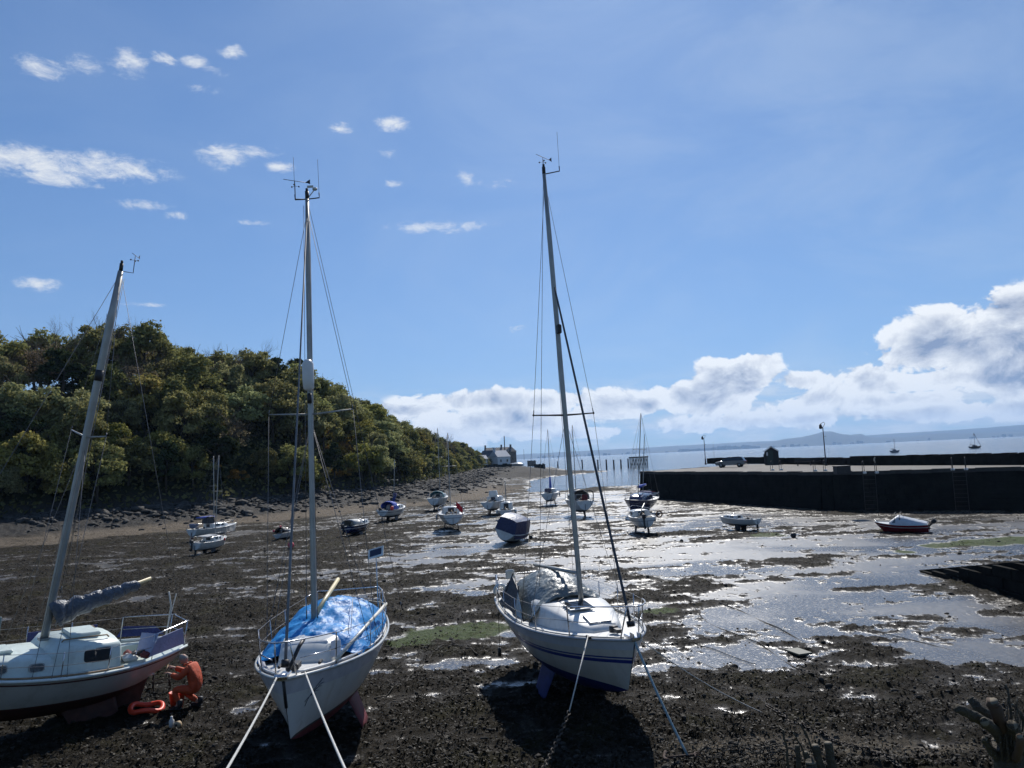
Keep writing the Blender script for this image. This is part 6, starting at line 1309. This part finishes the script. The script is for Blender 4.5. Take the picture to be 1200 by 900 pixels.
k1 = clC.lerp(at(640, 897, 12.4), .52) - Vector((0, 0, .25)); cleat_rope('mooring_line', [clC, k1], .012, rope_w, 'thin rope from the foredeck cleat down to the weedy chain', 'rope')
chain('mooring_chain', k1, at(622, 925, 11.6), .11, 'weedy chain hanging below the bow of the double blue lined yacht', .08)
st_ = worldpt(C_, (-3.5, -.9, HC.zs(0) + .5)); mb = MB(); bt = gp(583, 786, .05); bt = Vector((st_.x - .02, st_.y - .1, .35)); mb.tube([st_, bt], .009, 5); tag(mb.build('hanging_line', rope_d), 'dark line hanging down from the stern rail of the double blue lined yacht', 'rope')
mb = MB(); mb.tube([(0, 0, -.1), (0, 0, .12)], [.06, .04], 8); tag(mb.build('line_weight', dark, loc=bt), 'small dark weight at the end of the hanging stern line', 'weight')
# ground tackle across the mud
GT = [([(812, 707), (818, 718), (832, 731), (866, 745), (893, 757), (915, 772), (940, 788)], 'dark curving ground rope crossing the bright mud, upper left end'), ([(843, 708), (868, 716), (893, 728), (915, 738), (941, 752)], 'short dark ground rope beside the curving one on the bright mud'), ([(765, 750), (790, 764), (817, 775), (855, 788), (909, 794), (955, 799)], 'dark ground rope sagging right from the yacht bow across the mud'),
      ([(1012, 771), (1040, 777), (1070, 782), (1100, 788), (1128, 797), (1118, 806)], 'thin dark ground rope at right on the wet mud'), ([(800, 752), (832, 760), (862, 772), (886, 780)], 'thin dark rope parallel under the curving one'), ([(440, 822), (470, 806), (520, 760), (560, 770)], 'dark rope end near the green algae between the yachts'), ([(1000, 735), (1080, 753), (1150, 770), (1200, 778)], 'faint dark rope across the pale flat at right')]
for pts, lab in GT:
    P = [gp(a, b, .012) for a, b in pts]; P = [Vector((q.x, q.y, gz(q.x, q.y) + .006 + .02 * sin(q.x * 3 + q.y * 2))) for q in arc(P, 8)]; cleat_rope('ground_rope', P, .016 if 'thin' not in lab and 'faint' not in lab else .010, rope_d, lab, 'rope')
P = [gp(a, b, .03) for a, b in ((900, 832), (915, 845), (939, 858), (978, 873), (1005, 886), (1035, 900), (1060, 915))]; mbc = MB(); PP = arc(P, 12); link = .11
d_acc = 0; last = PP[0]; ii_ = 0
for a, b in zip(PP[:-1], PP[1:]):
    c = (a + b) / 2; c.z = gz(c.x, c.y) + .03; d = (b - a).normalized(); s_ = Vector((0, 0, 1)) if ii_ % 2 else d.cross(Vector((0, 0, 1))); ll = (b - a).length * .75; mbc.tube([c + d * ll * cos(k * pi / 4) + s_ * .035 * sin(k * pi / 4) for k in range(9)], .013, 5, cap=False); ii_ += 1
tag(mbc.build('ground_chain', mat('wet weedy chain', (.05, .04, .03), .7)), 'heavy rusty chain snaking over the sandy mud at the bottom right', 'chain')
mb = MB(); mb.box((0, 0, .03), (.42, .6, .05), Matrix.Rotation(.3, 3, 'Z'), bev=.01); tag(mb.build('board', mat('pale green board', (.08, .085, .06), .6), loc=gp(936, 767)), 'pale greenish board lying on the weed patch', 'board')
# cut shrub on the bank
stem_m = mat('cut branch bark', (.048, .040, .026), .85, var=.35, vscale=30, bump=.6, bscale=60); cutm = mat('cut wood face', (.15, .125, .085), .85, var=.4); rustb = mat('reddish dead wood', (.06, .035, .02), .85, var=.3)
Ysh = 4.0
sh = empty('cut_shrub', at(1180, 930, Ysh), label='pollarded shrub stump with thick cut branches at the bottom right corner', cat='shrub'); so = sh.location.copy()
def limb(pts, r0, r1, m=stem_m, nm='branch', Yd=None):
    W_ = [at(x, y, Ysh + (dy if Yd is None else Yd)) - so for x, y, dy in pts]; mb = MB(); n = len(W_); mb.tube([q + Vector((random.gauss(0, .0025), random.gauss(0, .0025), random.gauss(0, .002))) for q in arc(W_, 5)], [lerp(r0, r1, i / (5 * (n - 1))) * random.uniform(.90, 1.10) for i in range(5 * (n - 1) + 1)], 11)
    mb.v = [(a_ + random.gauss(0, r1 * .035), b_ + random.gauss(0, r1 * .035), c_ + random.gauss(0, r1 * .035)) for a_, b_, c_ in mb.v]
    o = mb.build(nm, m, sh); d = (W_[-1] - W_[-2]).normalized(); mb = MB(); mb.tube([W_[-1] - d * .001, W_[-1] + d * .004], r1 * .93, 9); mb.build('cut_end', cutm, o)
limb([(1180, 960, 0), (1184, 900, 0), (1180, 868, 0)], .085, .070, nm='trunk')
limb([(1182, 880, 0), (1168, 858, -.05), (1146, 842, -.1), (1122, 830, -.15)], .036, .022); limb([(1176, 870, 0), (1158, 840, .05), (1147, 830, .05), (1138, 819, .08)], .032, .019)
limb([(1180, 868, 0), (1172, 845, -.1), (1163, 822, -.12)], .03, .028, rustb); limb([(1186, 872, .0), (1188, 858, -.1), (1186, 850, -.15)], .034, .026); limb([(1180, 868, .05), (1162, 852, -.12), (1154, 846, -.2)], .028, .022)
limb([(1190, 880, 0), (1200, 868, -.05), (1212, 850, -.05)], .035, .025); limb([(1170, 890, 0), (1156, 872, -.05), (1154, 866, -.08)], .02, .014); limb([(1186, 870, .1), (1184, 830, .12), (1179, 803, .15)], .009, .005); limb([(1196, 868, .1), (1200, 845, .1), (1187, 826, .1)], .012, .008)
limb([(1192, 890, -.1), (1196, 870, -.2), (1195, 863, -.22)], .02, .015, rustb)
random.seed(77)
for k in range(16):
    x0 = random.uniform(1160, 1205); dx = random.uniform(-14, 10); limb([(x0, 905, .0), (x0 + dx * .6, 880 - random.uniform(0, 25), -.1), (x0 + dx, 858 - random.uniform(0, 45), -.05)], .006, .002, nm='twig')
st2 = empty('cut_stalks', at(955, 935, Ysh), label='bundle of dark cut stalks poking up at the bottom edge', cat='shrub'); so = st2.location.copy()
sh = st2
for pts, r0, r1 in (([(928, 930, 0), (923, 885, 0), (918, 856, 0)], .007, .005), ([(952, 940, 0), (944, 890, 0), (930, 858, 0)], .007, .004), ([(965, 940, 0), (955, 885, 0), (938, 849, 0)], .008, .004), ([(937, 940, 0), (936, 900, 0), (934, 874, 0)], .014, .012), ([(958, 940, 0), (950, 900, 0), (944, 882, 0)], .014, .013), ([(966, 940, 0), (962, 900, 0), (955, 874, 0)], .024, .019), ([(962, 900, .05), (961, 880, .05), (960, 866, .05)], .008, .006), ([(980, 945, 0), (976, 905, 0), (970, 871, 0)], .024, .020), ([(952, 930, -.1), (951, 905, -.1), (950, 894, -.1)], .03, .026)): limb(pts, r0, r1, nm='stalk')
# dead reeds heap
p = gp(880, 893); mb = MB(); random.seed(8)
for k in range(60):
    a = random.uniform(0, 6.3); c = Vector((random.gauss(0, .45), random.gauss(0, .16), .05)); d = Vector((cos(a), sin(a) * .5, random.uniform(0, .5))) * random.uniform(.1, .4); mb.tube([c, c + d * .5 + Vector((0, 0, .03)), c + d], [.014, .010, .004], 4)
tag(mb.build('driftwood_heap', rope_d, loc=p), 'tangled heap of dark driftwood and weed at the bottom edge', 'driftwood', kind='stuff')
